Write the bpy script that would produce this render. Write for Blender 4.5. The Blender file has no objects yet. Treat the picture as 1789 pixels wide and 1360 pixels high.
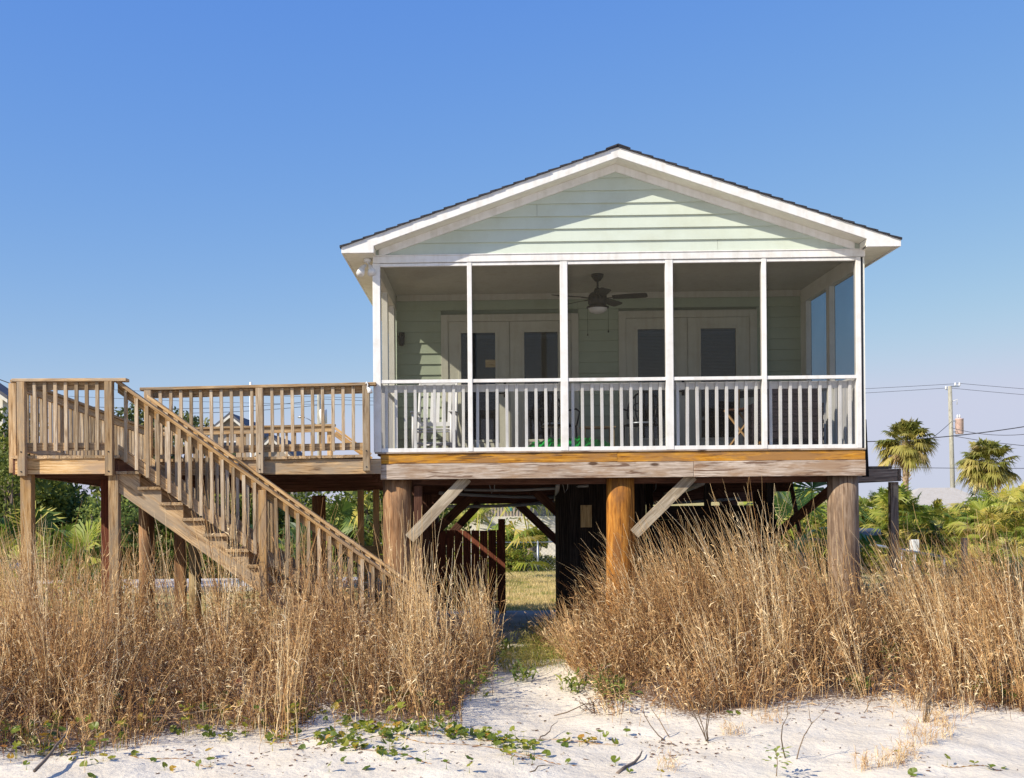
import bpy, math, random
import numpy as np
from mathutils import Vector, Matrix

# ------------------------------------------------------------ camera, sky, sun, exposure
S = bpy.context.scene
COL = S.collection
EYE = 1.5
cam = bpy.data.cameras.new('camera')
cam.sensor_fit = 'HORIZONTAL'; cam.sensor_width = 36.0
cam.lens = 1950.0 / 1789 * 36.0
cam.shift_x = (894.5 - 798) / 1789.0
cam.shift_y = (875 - 680) / 1789.0
cam.clip_start = 0.05; cam.clip_end = 5000
cam_o = bpy.data.objects.new('camera', cam); COL.objects.link(cam_o)
cam_o.location = (0, 0, EYE)
ROLL = math.radians(0.46)
cam_o.rotation_mode = 'QUATERNION'
cam_o.rotation_quaternion = (Matrix.Rotation(math.radians(90), 3, 'X') @ Matrix.Rotation(-ROLL, 3, 'Z')).to_quaternion()
S.camera = cam_o

SUN_TO = Vector((-1.22, -0.78, 1.0)).normalized()      # towards the sun
w = bpy.data.worlds.new('World'); S.world = w; w.use_nodes = True
wn = w.node_tree; bg = wn.nodes['Background']
sky = wn.nodes.new('ShaderNodeTexSky'); sky.sky_type = 'NISHITA'; sky.sun_disc = False
sky.sun_elevation = math.asin(SUN_TO.z)
sky.sun_rotation = math.atan2(SUN_TO.x, SUN_TO.y) % (2 * math.pi)
sky.altitude = 0; sky.air_density = 1.0; sky.dust_density = 0.3; sky.ozone_density = 3.5
# grade the sky's blue so that it stays a soft lavender towards the horizon, as in the photograph
EXPO = 0.32; K = 0.135
sep = wn.nodes.new('ShaderNodeSeparateColor'); com = wn.nodes.new('ShaderNodeCombineColor'); wn.links.new(sky.outputs[0], sep.inputs[0])
for i, (p, ref_in, ref_out) in enumerate(((1.08, 0.141, 0.096), (0.72, 0.309, 0.288), (0.14, 0.745, 0.745))):
    pre = wn.nodes.new('ShaderNodeMath'); pre.operation = 'MULTIPLY'; pre.inputs[1].default_value = K * 2 ** EXPO / ref_in * (1.22 if i == 2 else 1.0)
    pw = wn.nodes.new('ShaderNodeMath'); pw.operation = 'POWER'; pw.inputs[1].default_value = p
    po = wn.nodes.new('ShaderNodeMath'); po.operation = 'MULTIPLY'; po.inputs[1].default_value = ref_out
    sm_ = wn.nodes.new('ShaderNodeMath'); sm_.operation = 'SMOOTH_MIN'; sm_.inputs[1].default_value = (0.60, 0.64, 0.80)[i]; sm_.inputs[2].default_value = 0.12
    un = wn.nodes.new('ShaderNodeMath'); un.operation = 'MULTIPLY'; un.inputs[1].default_value = 1.0 / (K * 2 ** EXPO)
    wn.links.new(sep.outputs[i], pre.inputs[0]); wn.links.new(pre.outputs[0], pw.inputs[0]); wn.links.new(pw.outputs[0], po.inputs[0]); wn.links.new(po.outputs[0], sm_.inputs[0]); wn.links.new(sm_.outputs[0], un.inputs[0]); wn.links.new(un.outputs[0], com.inputs[i])
wn.links.new(com.outputs[0], bg.inputs[0]); bg.inputs[1].default_value = K
sl = bpy.data.lights.new('sun', 'SUN'); sl.energy = 4.8; sl.angle = math.radians(0.53); sl.color = (1.0, 0.92, 0.79)
so = bpy.data.objects.new('sun', sl); COL.objects.link(so)
so.rotation_mode = 'QUATERNION'; so.rotation_quaternion = SUN_TO.to_track_quat('Z', 'Y')
S.view_settings.view_transform = 'Standard'; S.view_settings.look = 'None'
S.view_settings.exposure = EXPO; S.view_settings.gamma = 1.0
S.render.engine = 'CYCLES'
S.cycles.max_bounces = 8; S.cycles.transparent_max_bounces = 24
S.cycles.use_denoising = True

random.seed(7)
RNG = np.random.default_rng(11)

# ------------------------------------------------------------ measuring helpers (real distances from the photo)
def ray(px, py):
    du, dv = px - 798, py - 875
    u = du * math.cos(ROLL) - dv * math.sin(ROLL); v = du * math.sin(ROLL) + dv * math.cos(ROLL)
    return u / 1950.0, -v / 1950.0
def at(px, py, Y):
    a, b = ray(px, py); return Vector((a * Y, Y, EYE + b * Y))

# ------------------------------------------------------------ terrain height
def tz(x, y):
    x = np.asarray(x, float); y = np.asarray(y, float)
    z = -0.55 + 0 * x
    z = z + 0.34 * np.exp(-((x - 2.9) ** 2 / 3.2 + (y - 12.9) ** 2 / 1.3))
    z = z + 0.16 * np.exp(-((x - 6.6) ** 2 / 4.0 + (y - 13.3) ** 2 / 1.6))
    z = z + 0.20 * np.exp(-((x + 2.2) ** 2 / 4.5 + (y - 12.2) ** 2 / 1.0))
    z = z - 0.05 * np.exp(-((x - 1.0) ** 2 / 0.3 + (y - 11.5) ** 2 / 6.0))
    near = np.clip((16 - y) / 3, 0, 1)
    z = z + near * (0.020 * np.sin(1.7 * x + 0.9 * y) + 0.014 * np.sin(3.9 * x - 2.3 * y + 1) + 0.008 * np.sin(8.1 * x + 6.3 * y)
                    + 0.006 * np.sin(17 * x + 3 * np.sin(5 * y)) * np.sin(13 * y))
    z = z - 1.2 * np.clip((-16 - y) / 16, 0, 1)
    t = np.clip((y - 25) / 30.0, 0, 1)
    return z - 1.05 * t * t * (3 - 2 * t)
def ground_at(px, py):
    z = -0.55
    a, b = ray(px, py)
    for _ in range(12):
        Y = (z - EYE) / b
        z = float(tz(a * Y, Y))
    return a * Y, Y, z

# ------------------------------------------------------------ node helpers and materials
def new_mat(name):
    m = bpy.data.materials.new(name); m.use_nodes = True
    nt = m.node_tree; b = nt.nodes['Principled BSDF']
    return m, nt, b
def N(nt, t, **kw):
    n = nt.nodes.new(t)
    for k, v in kw.items():
        if hasattr(n, k): setattr(n, k, v)
        else: n.inputs[k].default_value = v
    return n
def ramp(nt, stops, fac=None):
    r = nt.nodes.new('ShaderNodeValToRGB'); e = r.color_ramp.elements
    while len(e) < len(stops): e.new(0.5)
    for i, (p, c) in enumerate(stops):
        e[i].position = p; e[i].color = (*c, 1) if len(c) == 3 else c
    if fac is not None: nt.links.new(fac, r.inputs[0])
    return r
def mix(nt, a, b, fac, mode='MIX'):
    m = nt.nodes.new('ShaderNodeMix'); m.data_type = 'RGBA'; m.blend_type = mode
    for s, v in ((m.inputs[0], fac), (m.inputs[6], a), (m.inputs[7], b)):
        if isinstance(v, (int, float)): s.default_value = v
        elif isinstance(v, tuple): s.default_value = (*v, 1)
        else: nt.links.new(v, s)
    return m.outputs[2]
def bump(nt, b, h, dist=0.004, strength=0.6):
    n = N(nt, 'ShaderNodeBump'); n.inputs['Distance'].default_value = dist; n.inputs['Strength'].default_value = strength
    nt.links.new(h, n.inputs['Height']); nt.links.new(n.outputs[0], b.inputs['Normal'])

def wood(name, dark, mid, light, rough=0.8, stain=None, knots=0.5, grain=1.0, tint=0.35, blotch=None):
    """boards with grain along their length; gco = per-board coordinate, rnd = per-board tone"""
    m, nt, b = new_mat(name); L = nt.links
    g = N(nt, 'ShaderNodeAttribute', attribute_name='gco'); r = N(nt, 'ShaderNodeAttribute', attribute_name='rnd')
    mp = N(nt, 'ShaderNodeMapping'); mp.inputs['Scale'].default_value = (3.0, 62 * grain, 62 * grain); L.new(g.outputs['Vector'], mp.inputs[0])
    wob = N(nt, 'ShaderNodeTexNoise'); wob.inputs['Scale'].default_value = 2.2; L.new(g.outputs['Vector'], wob.inputs['Vector'])
    add = N(nt, 'ShaderNodeVectorMath', operation='MULTIPLY_ADD'); L.new(wob.outputs['Color'], add.inputs[0]); add.inputs[1].default_value = (0.0, 2.2, 2.2); L.new(mp.outputs[0], add.inputs[2])
    n1 = N(nt, 'ShaderNodeTexNoise'); n1.inputs['Scale'].default_value = 1.0; n1.inputs['Detail'].default_value = 6; n1.inputs['Roughness'].default_value = 0.62; L.new(add.outputs[0], n1.inputs['Vector'])
    c = ramp(nt, [(0.33, dark), (0.47, mid), (0.64, light)], n1.outputs['Fac']).outputs[0]
    # broad weathering along the board
    mp2 = N(nt, 'ShaderNodeMapping'); mp2.inputs['Scale'].default_value = (0.8, 5, 5); L.new(g.outputs['Vector'], mp2.inputs[0])
    n2 = N(nt, 'ShaderNodeTexNoise'); n2.inputs['Scale'].default_value = 1.6; n2.inputs['Detail'].default_value = 4; L.new(mp2.outputs[0], n2.inputs['Vector'])
    r2 = ramp(nt, [(0.35, (0.78, 0.76, 0.75)), (0.62, (1.12, 1.12, 1.12))], n2.outputs['Fac'])
    c = mix(nt, c, r2.outputs[0], 0.7, 'MULTIPLY')
    if stain:
        mp3 = N(nt, 'ShaderNodeMapping'); mp3.inputs['Scale'].default_value = (1.6, 16, 16); mp3.inputs['Location'].default_value = (5, 3, 1); L.new(g.outputs['Vector'], mp3.inputs[0])
        n3 = N(nt, 'ShaderNodeTexNoise'); n3.inputs['Scale'].default_value = 1.3; n3.inputs['Detail'].default_value = 5; n3.inputs['Distortion'].default_value = 0.8; L.new(mp3.outputs[0], n3.inputs['Vector'])
        r3 = ramp(nt, [(0.57, (0, 0, 0)), (0.63, (0.85, 0.85, 0.85))], n3.outputs['Fac'])
        c = mix(nt, c, stain, r3.outputs[0])
    if blotch:
        mp5 = N(nt, 'ShaderNodeMapping'); mp5.inputs['Scale'].default_value = (1.1, 4.5, 4.5); mp5.inputs['Location'].default_value = (9, 2, 4); L.new(g.outputs['Vector'], mp5.inputs[0])
        n5 = N(nt, 'ShaderNodeTexNoise'); n5.inputs['Scale'].default_value = 1.5; n5.inputs['Detail'].default_value = 7; n5.inputs['Roughness'].default_value = 0.68; L.new(mp5.outputs[0], n5.inputs['Vector'])
        r5 = ramp(nt, [(0.46, (0, 0, 0)), (0.60, (0.9, 0.9, 0.9))], n5.outputs['Fac'])
        c = mix(nt, c, blotch, r5.outputs[0])
    if knots:
        v = N(nt, 'ShaderNodeTexVoronoi'); mp4 = N(nt, 'ShaderNodeMapping'); mp4.inputs['Scale'].default_value = (2.2, 6.0, 6.0); L.new(g.outputs['Vector'], mp4.inputs[0]); L.new(mp4.outputs[0], v.inputs['Vector']); v.inputs['Scale'].default_value = 1.0
        r4 = ramp(nt, [(0.10, (0.16, 0.09, 0.05)), (0.17, (1, 1, 1))], v.outputs['Distance'])
        c = mix(nt, c, r4.outputs[0], knots, 'MULTIPLY')
    tr = ramp(nt, [(0.0, (1 - tint, 1 - tint * 1.1, 1 - tint * 1.25)), (1.0, (1 + tint * 0.5, 1 + tint * 0.5, 1 + tint * 0.55))], r.outputs['Fac'])
    c = mix(nt, c, tr.outputs[0], 1.0, 'MULTIPLY')
    L.new(c, b.inputs['Base Color']); b.inputs['Roughness'].default_value = rough; b.inputs['Specular IOR Level'].default_value = 0.25
    bump(nt, b, n1.outputs['Fac'], 0.003, 0.7)
    return m

def painted(name, col, rough=0.45, dirt=0.25, scale=3.0, bumpy=0.15, streak=0.6):
    m, nt, b = new_mat(name); L = nt.links
    tc = N(nt, 'ShaderNodeTexCoord')
    n1 = N(nt, 'ShaderNodeTexNoise'); n1.inputs['Scale'].default_value = scale; n1.inputs['Detail'].default_value = 8; n1.inputs['Roughness'].default_value = 0.7; L.new(tc.outputs['Object'], n1.inputs['Vector'])
    d = tuple(x * (1 - dirt) for x in (col[0], col[1] * 0.98, col[2] * 0.93))
    c = ramp(nt, [(0.30, d), (0.52, col), (0.8, tuple(min(1, x * 1.04) for x in col))], n1.outputs['Fac']).outputs[0]
    mp = N(nt, 'ShaderNodeMapping'); mp.inputs['Scale'].default_value = (14, 14, 0.9); L.new(tc.outputs['Object'], mp.inputs[0])
    n2 = N(nt, 'ShaderNodeTexNoise'); n2.inputs['Scale'].default_value = 1.0; n2.inputs['Detail'].default_value = 3; L.new(mp.outputs[0], n2.inputs['Vector'])
    r2 = ramp(nt, [(0.3, (0.86, 0.85, 0.82)), (0.55, (1, 1, 1))], n2.outputs['Fac'])
    c = mix(nt, c, r2.outputs[0], streak, 'MULTIPLY')
    L.new(c, b.inputs['Base Color']); b.inputs['Roughness'].default_value = rough; b.inputs['Specular IOR Level'].default_value = 0.35
    n3 = N(nt, 'ShaderNodeTexNoise'); n3.inputs['Scale'].default_value = 60; L.new(tc.outputs['Object'], n3.inputs['Vector'])
    bump(nt, b, n3.outputs['Fac'], 0.002, bumpy)
    return m

def plain(name, col, rough=0.6, metal=0.0, var=0.15, scale=8):
    m, nt, b = new_mat(name); L = nt.links
    tc = N(nt, 'ShaderNodeTexCoord'); n1 = N(nt, 'ShaderNodeTexNoise'); n1.inputs['Scale'].default_value = scale; n1.inputs['Detail'].default_value = 5; L.new(tc.outputs['Object'], n1.inputs['Vector'])
    c = ramp(nt, [(0.3, tuple(x * (1 - var) for x in col)), (0.7, tuple(min(1, x * (1 + var)) for x in col))], n1.outputs['Fac'])
    L.new(c.outputs[0], b.inputs['Base Color']); b.inputs['Roughness'].default_value = rough; b.inputs['Metallic'].default_value = metal
    return m

def leafy(name, stops, trans=0.35, rough=0.55, spec=0.25):
    """plants: colour picked per blade or leaf (rnd), light also passes through"""
    m, nt, b = new_mat(name); L = nt.links
    r = N(nt, 'ShaderNodeAttribute', attribute_name='rnd')
    g = N(nt, 'ShaderNodeAttribute', attribute_name='gco')
    n1 = N(nt, 'ShaderNodeTexNoise'); n1.inputs['Scale'].default_value = 9; n1.inputs['Detail'].default_value = 2; L.new(g.outputs['Vector'], n1.inputs['Vector'])
    ma = N(nt, 'ShaderNodeMath', operation='MULTIPLY_ADD'); L.new(n1.outputs['Fac'], ma.inputs[0]); ma.inputs[1].default_value = 0.25; L.new(r.outputs['Fac'], ma.inputs[2])
    mb = N(nt, 'ShaderNodeMath', operation='SUBTRACT'); L.new(ma.outputs[0], mb.inputs[0]); mb.inputs[1].default_value = 0.125
    c = ramp(nt, stops, mb.outputs[0])
    L.new(c.outputs[0], b.inputs['Base Color']); b.inputs['Roughness'].default_value = rough; b.inputs['Specular IOR Level'].default_value = spec
    t = N(nt, 'ShaderNodeBsdfTranslucent'); L.new(c.outputs[0], t.inputs['Color'])
    ms = N(nt, 'ShaderNodeMixShader'); ms.inputs[0].default_value = trans
    L.new(b.outputs[0], ms.inputs[1]); L.new(t.outputs[0], ms.inputs[2]); L.new(ms.outputs[0], nt.nodes['Material Output'].inputs[0])
    return m

M = {}
M['deck'] = wood('weathered deck lumber', (0.15, 0.08, 0.033), (0.46, 0.30, 0.15), (0.65, 0.48, 0.28), blotch=(0.35, 0.275, 0.19))
M['baluster'] = wood('greyed baluster lumber', (0.18, 0.12, 0.075), (0.48, 0.375, 0.25), (0.63, 0.54, 0.41), tint=0.42, blotch=(0.42, 0.30, 0.18))
M['newer'] = wood('warm treated lumber', (0.26, 0.13, 0.04), (0.58, 0.36, 0.15), (0.70, 0.49, 0.26), blotch=(0.42, 0.30, 0.19))
M['amber'] = wood('amber stained board', (0.16, 0.06, 0.012), (0.56, 0.25, 0.022), (0.72, 0.38, 0.06), stain=(0.11, 0.06, 0.03), tint=0.15, blotch=(0.36, 0.19, 0.07))
M['greyboard'] = wood('bare grey board', (0.20, 0.14, 0.10), (0.45, 0.36, 0.28), (0.62, 0.53, 0.44), stain=(0.13, 0.065, 0.035), knots=0.9, tint=0.12, blotch=(0.36, 0.24, 0.15))
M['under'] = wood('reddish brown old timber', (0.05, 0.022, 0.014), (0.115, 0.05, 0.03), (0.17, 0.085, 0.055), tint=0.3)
M['dark'] = wood('near black boards', (0.010, 0.009, 0.009), (0.022, 0.019, 0.018), (0.04, 0.034, 0.03), tint=0.4, knots=0.2)  # near black wood shared by shed, joists, subfloor and roof deck
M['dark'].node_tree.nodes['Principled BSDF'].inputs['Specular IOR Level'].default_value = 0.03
M['red'] = wood('rust red boards', (0.09, 0.026, 0.015), (0.19, 0.058, 0.03), (0.27, 0.09, 0.05), tint=0.3)
M['pile_amber'] = wood('amber piling', (0.09, 0.032, 0.008), (0.40, 0.155, 0.022), (0.56, 0.26, 0.05), grain=0.8, knots=0.3, tint=0.1, blotch=(0.20, 0.085, 0.025))
M['pile_brown'] = wood('brown piling', (0.13, 0.065, 0.03), (0.30, 0.155, 0.07), (0.40, 0.25, 0.135), grain=0.8, knots=0.3, tint=0.1, blotch=(0.16, 0.09, 0.05))
M['pile_grey'] = wood('grey piling', (0.12, 0.075, 0.05), (0.26, 0.175, 0.11), (0.38, 0.285, 0.20), grain=0.8, knots=0.3, tint=0.1, blotch=(0.13, 0.085, 0.06))
M['brace'] = wood('pale grey brace', (0.18, 0.14, 0.09), (0.42, 0.35, 0.25), (0.54, 0.47, 0.36), tint=0.1, blotch=(0.28, 0.22, 0.15))
M['landing'] = wood('dull brown landing lumber', (0.10, 0.07, 0.05), (0.22, 0.165, 0.125), (0.32, 0.25, 0.19))  # darkened: the landing's shaded side is put into the lumber colour
M['paleply'] = wood('yellowish fence board', (0.28, 0.20, 0.10), (0.46, 0.35, 0.18), (0.55, 0.44, 0.26))
M['utility'] = wood('weathered utility pole', (0.20, 0.19, 0.15), (0.38, 0.37, 0.30), (0.48, 0.46, 0.38), tint=0.1)
M['white'] = painted('white trim paint', (0.80, 0.785, 0.755), 0.45, 0.13, 5.0, 0.3, 0.7)
M['balwhite'] = painted('chalky rail paint', (0.70, 0.69, 0.665), 0.5, 0.12)
M['cream'] = painted('cream soffit paint', (0.82, 0.80, 0.70), 0.55, 0.10)
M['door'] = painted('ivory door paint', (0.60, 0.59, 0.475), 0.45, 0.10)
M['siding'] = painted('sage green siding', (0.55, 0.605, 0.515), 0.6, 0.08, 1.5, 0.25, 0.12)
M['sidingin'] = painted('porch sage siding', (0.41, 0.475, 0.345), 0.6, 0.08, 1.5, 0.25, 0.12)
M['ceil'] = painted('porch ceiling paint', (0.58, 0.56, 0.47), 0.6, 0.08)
M['black'] = plain('black metal', (0.02, 0.02, 0.022), 0.45, 0.3)
M['bronze'] = plain('bronze fan body', (0.018, 0.013, 0.012), 0.4, 0.4)
M['blade'] = plain('fan blade veneer', (0.028, 0.020, 0.016), 0.5)
M['milk'] = plain('frosted lamp glass', (0.75, 0.73, 0.68), 0.3)
M['rubber'] = plain('rubber', (0.02, 0.02, 0.02), 0.8)
M['green'] = plain('glossy green fabric', (0.01, 0.30, 0.045), 0.35, 0, 0.4, 14)
M['wicker'] = plain('dark wicker', (0.030, 0.022, 0.028), 0.6, 0, 0.5, 60)
M['plasticw'] = plain('white plastic', (0.75, 0.75, 0.74), 0.35, 0, 0.04)
M['greypl'] = plain('grey plastic', (0.28, 0.29, 0.30), 0.5)
M['galv'] = plain('galvanised metal', (0.42, 0.45, 0.48), 0.4, 0.7)
M['transf'] = plain('pinkish transformer tank', (0.62, 0.44, 0.38), 0.5, 0, 0.2, 3)
M['wire'] = plain('wire', (0.05, 0.05, 0.06), 0.6)
M['carblue'] = plain('dark blue car paint', (0.03, 0.045, 0.09), 0.2, 0.4, 0.05)
M['cargrey'] = plain('slate grey car paint', (0.12, 0.14, 0.19), 0.25, 0.4, 0.05)
M['roofpale'] = painted('pale roofing', (0.50, 0.46, 0.40), 0.7, 0.12)
M['roofdark'] = plain('dark roof shingles', (0.10, 0.10, 0.115), 0.85, 0, 0.3, 2)
M['wallwhite'] = painted('pale clapboard', (0.76, 0.72, 0.64), 0.6, 0.1)
M['walltan'] = painted('tan clapboard', (0.40, 0.34, 0.29), 0.6, 0.1)
M['teal'] = plain('teal cloth', (0.03, 0.25, 0.30), 0.7)
M['bark'] = plain('grey bark', (0.16, 0.12, 0.09), 0.9, 0, 0.4, 6)
M['palmbark'] = plain('palm trunk fibre', (0.30, 0.22, 0.15), 0.95, 0, 0.5, 9)

def shingle_mat():
    m, nt, b = new_mat('charcoal asphalt shingles'); L = nt.links
    tc = N(nt, 'ShaderNodeTexCoord'); br = N(nt, 'ShaderNodeTexBrick'); br.inputs['Scale'].default_value = 4
    br.inputs['Color1'].default_value = (0.022, 0.022, 0.028, 1); br.inputs['Color2'].default_value = (0.04, 0.038, 0.045, 1); br.inputs['Mortar'].default_value = (0.010, 0.010, 0.012, 1)
    L.new(tc.outputs['Object'], br.inputs['Vector']); L.new(br.outputs['Color'], b.inputs['Base Color']); b.inputs['Roughness'].default_value = 0.9
    n = N(nt, 'ShaderNodeTexNoise'); n.inputs['Scale'].default_value = 200; L.new(tc.outputs['Object'], n.inputs['Vector']); bump(nt, b, n.outputs['Fac'], 0.003, 0.6)
    return m
M['shingle'] = shingle_mat()

def glass_mat(name, tint=(0.05, 0.06, 0.08)):
    m, nt, b = new_mat(name); b.inputs['Base Color'].default_value = (*tint, 1); b.inputs['Roughness'].default_value = 0.06
    b.inputs['Specular IOR Level'].default_value = 0.7
    return m
M['glass'] = glass_mat('dim window glass', (0.016, 0.019, 0.034))
def clear_glass():
    m, nt, b = new_mat('clear door glass'); L = nt.links
    tr = N(nt, 'ShaderNodeBsdfTransparent'); tr.inputs['Color'].default_value = (0.55, 0.58, 0.62, 1); gl = N(nt, 'ShaderNodeBsdfGlossy'); gl.inputs['Roughness'].default_value = 0.03
    fr = N(nt, 'ShaderNodeFresnel'); fr.inputs[0].default_value = 1.6; ms = N(nt, 'ShaderNodeMixShader')
    L.new(fr.outputs[0], ms.inputs[0]); L.new(tr.outputs[0], ms.inputs[1]); L.new(gl.outputs[0], ms.inputs[2]); L.new(ms.outputs[0], nt.nodes['Material Output'].inputs[0]); return m
M['clearglass'] = clear_glass()
M['blind'] = plain('dim grey blue blind', (0.21, 0.23, 0.30), 0.6)
M['unlitpanel'] = plain('unlit room panel', (0.015, 0.015, 0.018), 0.9)  # near black, for the panel standing in for the unlit room
M['carglass'] = glass_mat('car glass', (0.02, 0.03, 0.05))

def screen_mat(name, cover, col, tcol=(1, 1, 1)):
    m, nt, b = new_mat(name); L = nt.links
    tc = N(nt, 'ShaderNodeTexCoord')
    n = N(nt, 'ShaderNodeTexNoise'); n.inputs['Scale'].default_value = 1.7; n.inputs['Detail'].default_value = 5; L.new(tc.outputs['Object'], n.inputs['Vector'])
    wv = N(nt, 'ShaderNodeTexNoise'); wv.inputs['Scale'].default_value = 70; L.new(tc.outputs['Object'], wv.inputs['Vector'])
    ma = N(nt, 'ShaderNodeMath', operation='MULTIPLY_ADD'); L.new(n.outputs['Fac'], ma.inputs[0]); ma.inputs[1].default_value = 0.14; ma.inputs[2].default_value = cover - 0.09
    mb = N(nt, 'ShaderNodeMath', operation='MULTIPLY_ADD'); L.new(wv.outputs['Fac'], mb.inputs[0]); mb.inputs[1].default_value = 0.05; L.new(ma.outputs[0], mb.inputs[2])
    b.inputs['Base Color'].default_value = (*col, 1); b.inputs['Roughness'].default_value = 0.6; b.inputs['Specular IOR Level'].default_value = 0.0
    tr = N(nt, 'ShaderNodeBsdfTransparent'); tr.inputs['Color'].default_value = (*tcol, 1); ms = N(nt, 'ShaderNodeMixShader')
    L.new(mb.outputs[0], ms.inputs[0]); L.new(tr.outputs[0], ms.inputs[1]); L.new(b.outputs[0], ms.inputs[2]); L.new(ms.outputs[0], nt.nodes['Material Output'].inputs[0])
    return m
M['screen'] = screen_mat('insect screen mesh', 0.36, (0.042, 0.039, 0.030))
M['screenlow'] = screen_mat('insect screen mesh lower', 0.15, (0.07, 0.065, 0.06))  # same mesh with less haze, as if shaded behind the balusters
M['screenside'] = screen_mat('insect screen side mesh', 0.60, (0.006, 0.010, 0.02), (0.62, 0.84, 1.0))  # blue tint and darkening put in for sky seen through slanted mesh

M['drygrass'] = leafy('dry bluestem', [(0.0, (0.06, 0.028, 0.016)), (0.22, (0.20, 0.09, 0.036)), (0.48, (0.47, 0.25, 0.092)), (0.78, (0.78, 0.53, 0.25)), (1.0, (0.93, 0.76, 0.48))], 0.05, 0.6, 0.3)
M['litter'] = leafy('dead leaf litter', [(0.0, (0.07, 0.035, 0.02)), (0.6, (0.22, 0.12, 0.07)), (1.0, (0.45, 0.30, 0.18))], 0.1)
M['penny'] = leafy('pennywort leaf', [(0.0, (0.07, 0.12, 0.012)), (0.40, (0.17, 0.21, 0.018)), (0.66, (0.34, 0.33, 0.03)), (0.84, (0.46, 0.26, 0.03)), (1.0, (0.28, 0.08, 0.03))], 0.35, 0.4, 0.5)
M['weed'] = leafy('green weed leaf', [(0.0, (0.09, 0.14, 0.03)), (0.5, (0.22, 0.29, 0.07)), (1.0, (0.42, 0.44, 0.08))], 0.4)
M['oak'] = leafy('dark oak leaf', [(0.0, (0.03, 0.045, 0.015)), (0.5, (0.10, 0.13, 0.04)), (1.0, (0.32, 0.31, 0.10))], 0.25)
M['hedge'] = leafy('hedge leaf', [(0.0, (0.04, 0.065, 0.016)), (0.5, (0.13, 0.17, 0.03)), (1.0, (0.38, 0.38, 0.08))], 0.3)
M['yellowhedge'] = leafy('yellow green shrub leaf', [(0.0, (0.06, 0.12, 0.015)), (0.5, (0.20, 0.24, 0.03)), (1.0, (0.48, 0.36, 0.06))], 0.35)
M['palmetto'] = leafy('palmetto leaf', [(0.0, (0.03, 0.075, 0.015)), (0.32, (0.11, 0.18, 0.025)), (0.65, (0.30, 0.34, 0.04)), (1.0, (0.62, 0.50, 0.12))], 0.3, 0.45, 0.4)
M['palm'] = leafy('sabal palm leaf', [(0.0, (0.06, 0.09, 0.02)), (0.45, (0.22, 0.23, 0.045)), (0.8, (0.48, 0.41, 0.11)), (1.0, (0.60, 0.46, 0.20))], 0.3, 0.45, 0.4)
M['deadpalm'] = leafy('dead palm leaf', [(0.0, (0.20, 0.13, 0.06)), (0.6, (0.46, 0.34, 0.18)), (1.0, (0.62, 0.50, 0.30))], 0.2)
M['lawnblade'] = leafy('lawn blade', [(0.0, (0.16, 0.23, 0.04)), (0.4, (0.48, 0.41, 0.13)), (1.0, (0.80, 0.62, 0.34))], 0.3)
M['vine'] = leafy('vine twig', [(0.0, (0.10, 0.07, 0.045)), (1.0, (0.34, 0.24, 0.15))], 0.0, 0.8)

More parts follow.
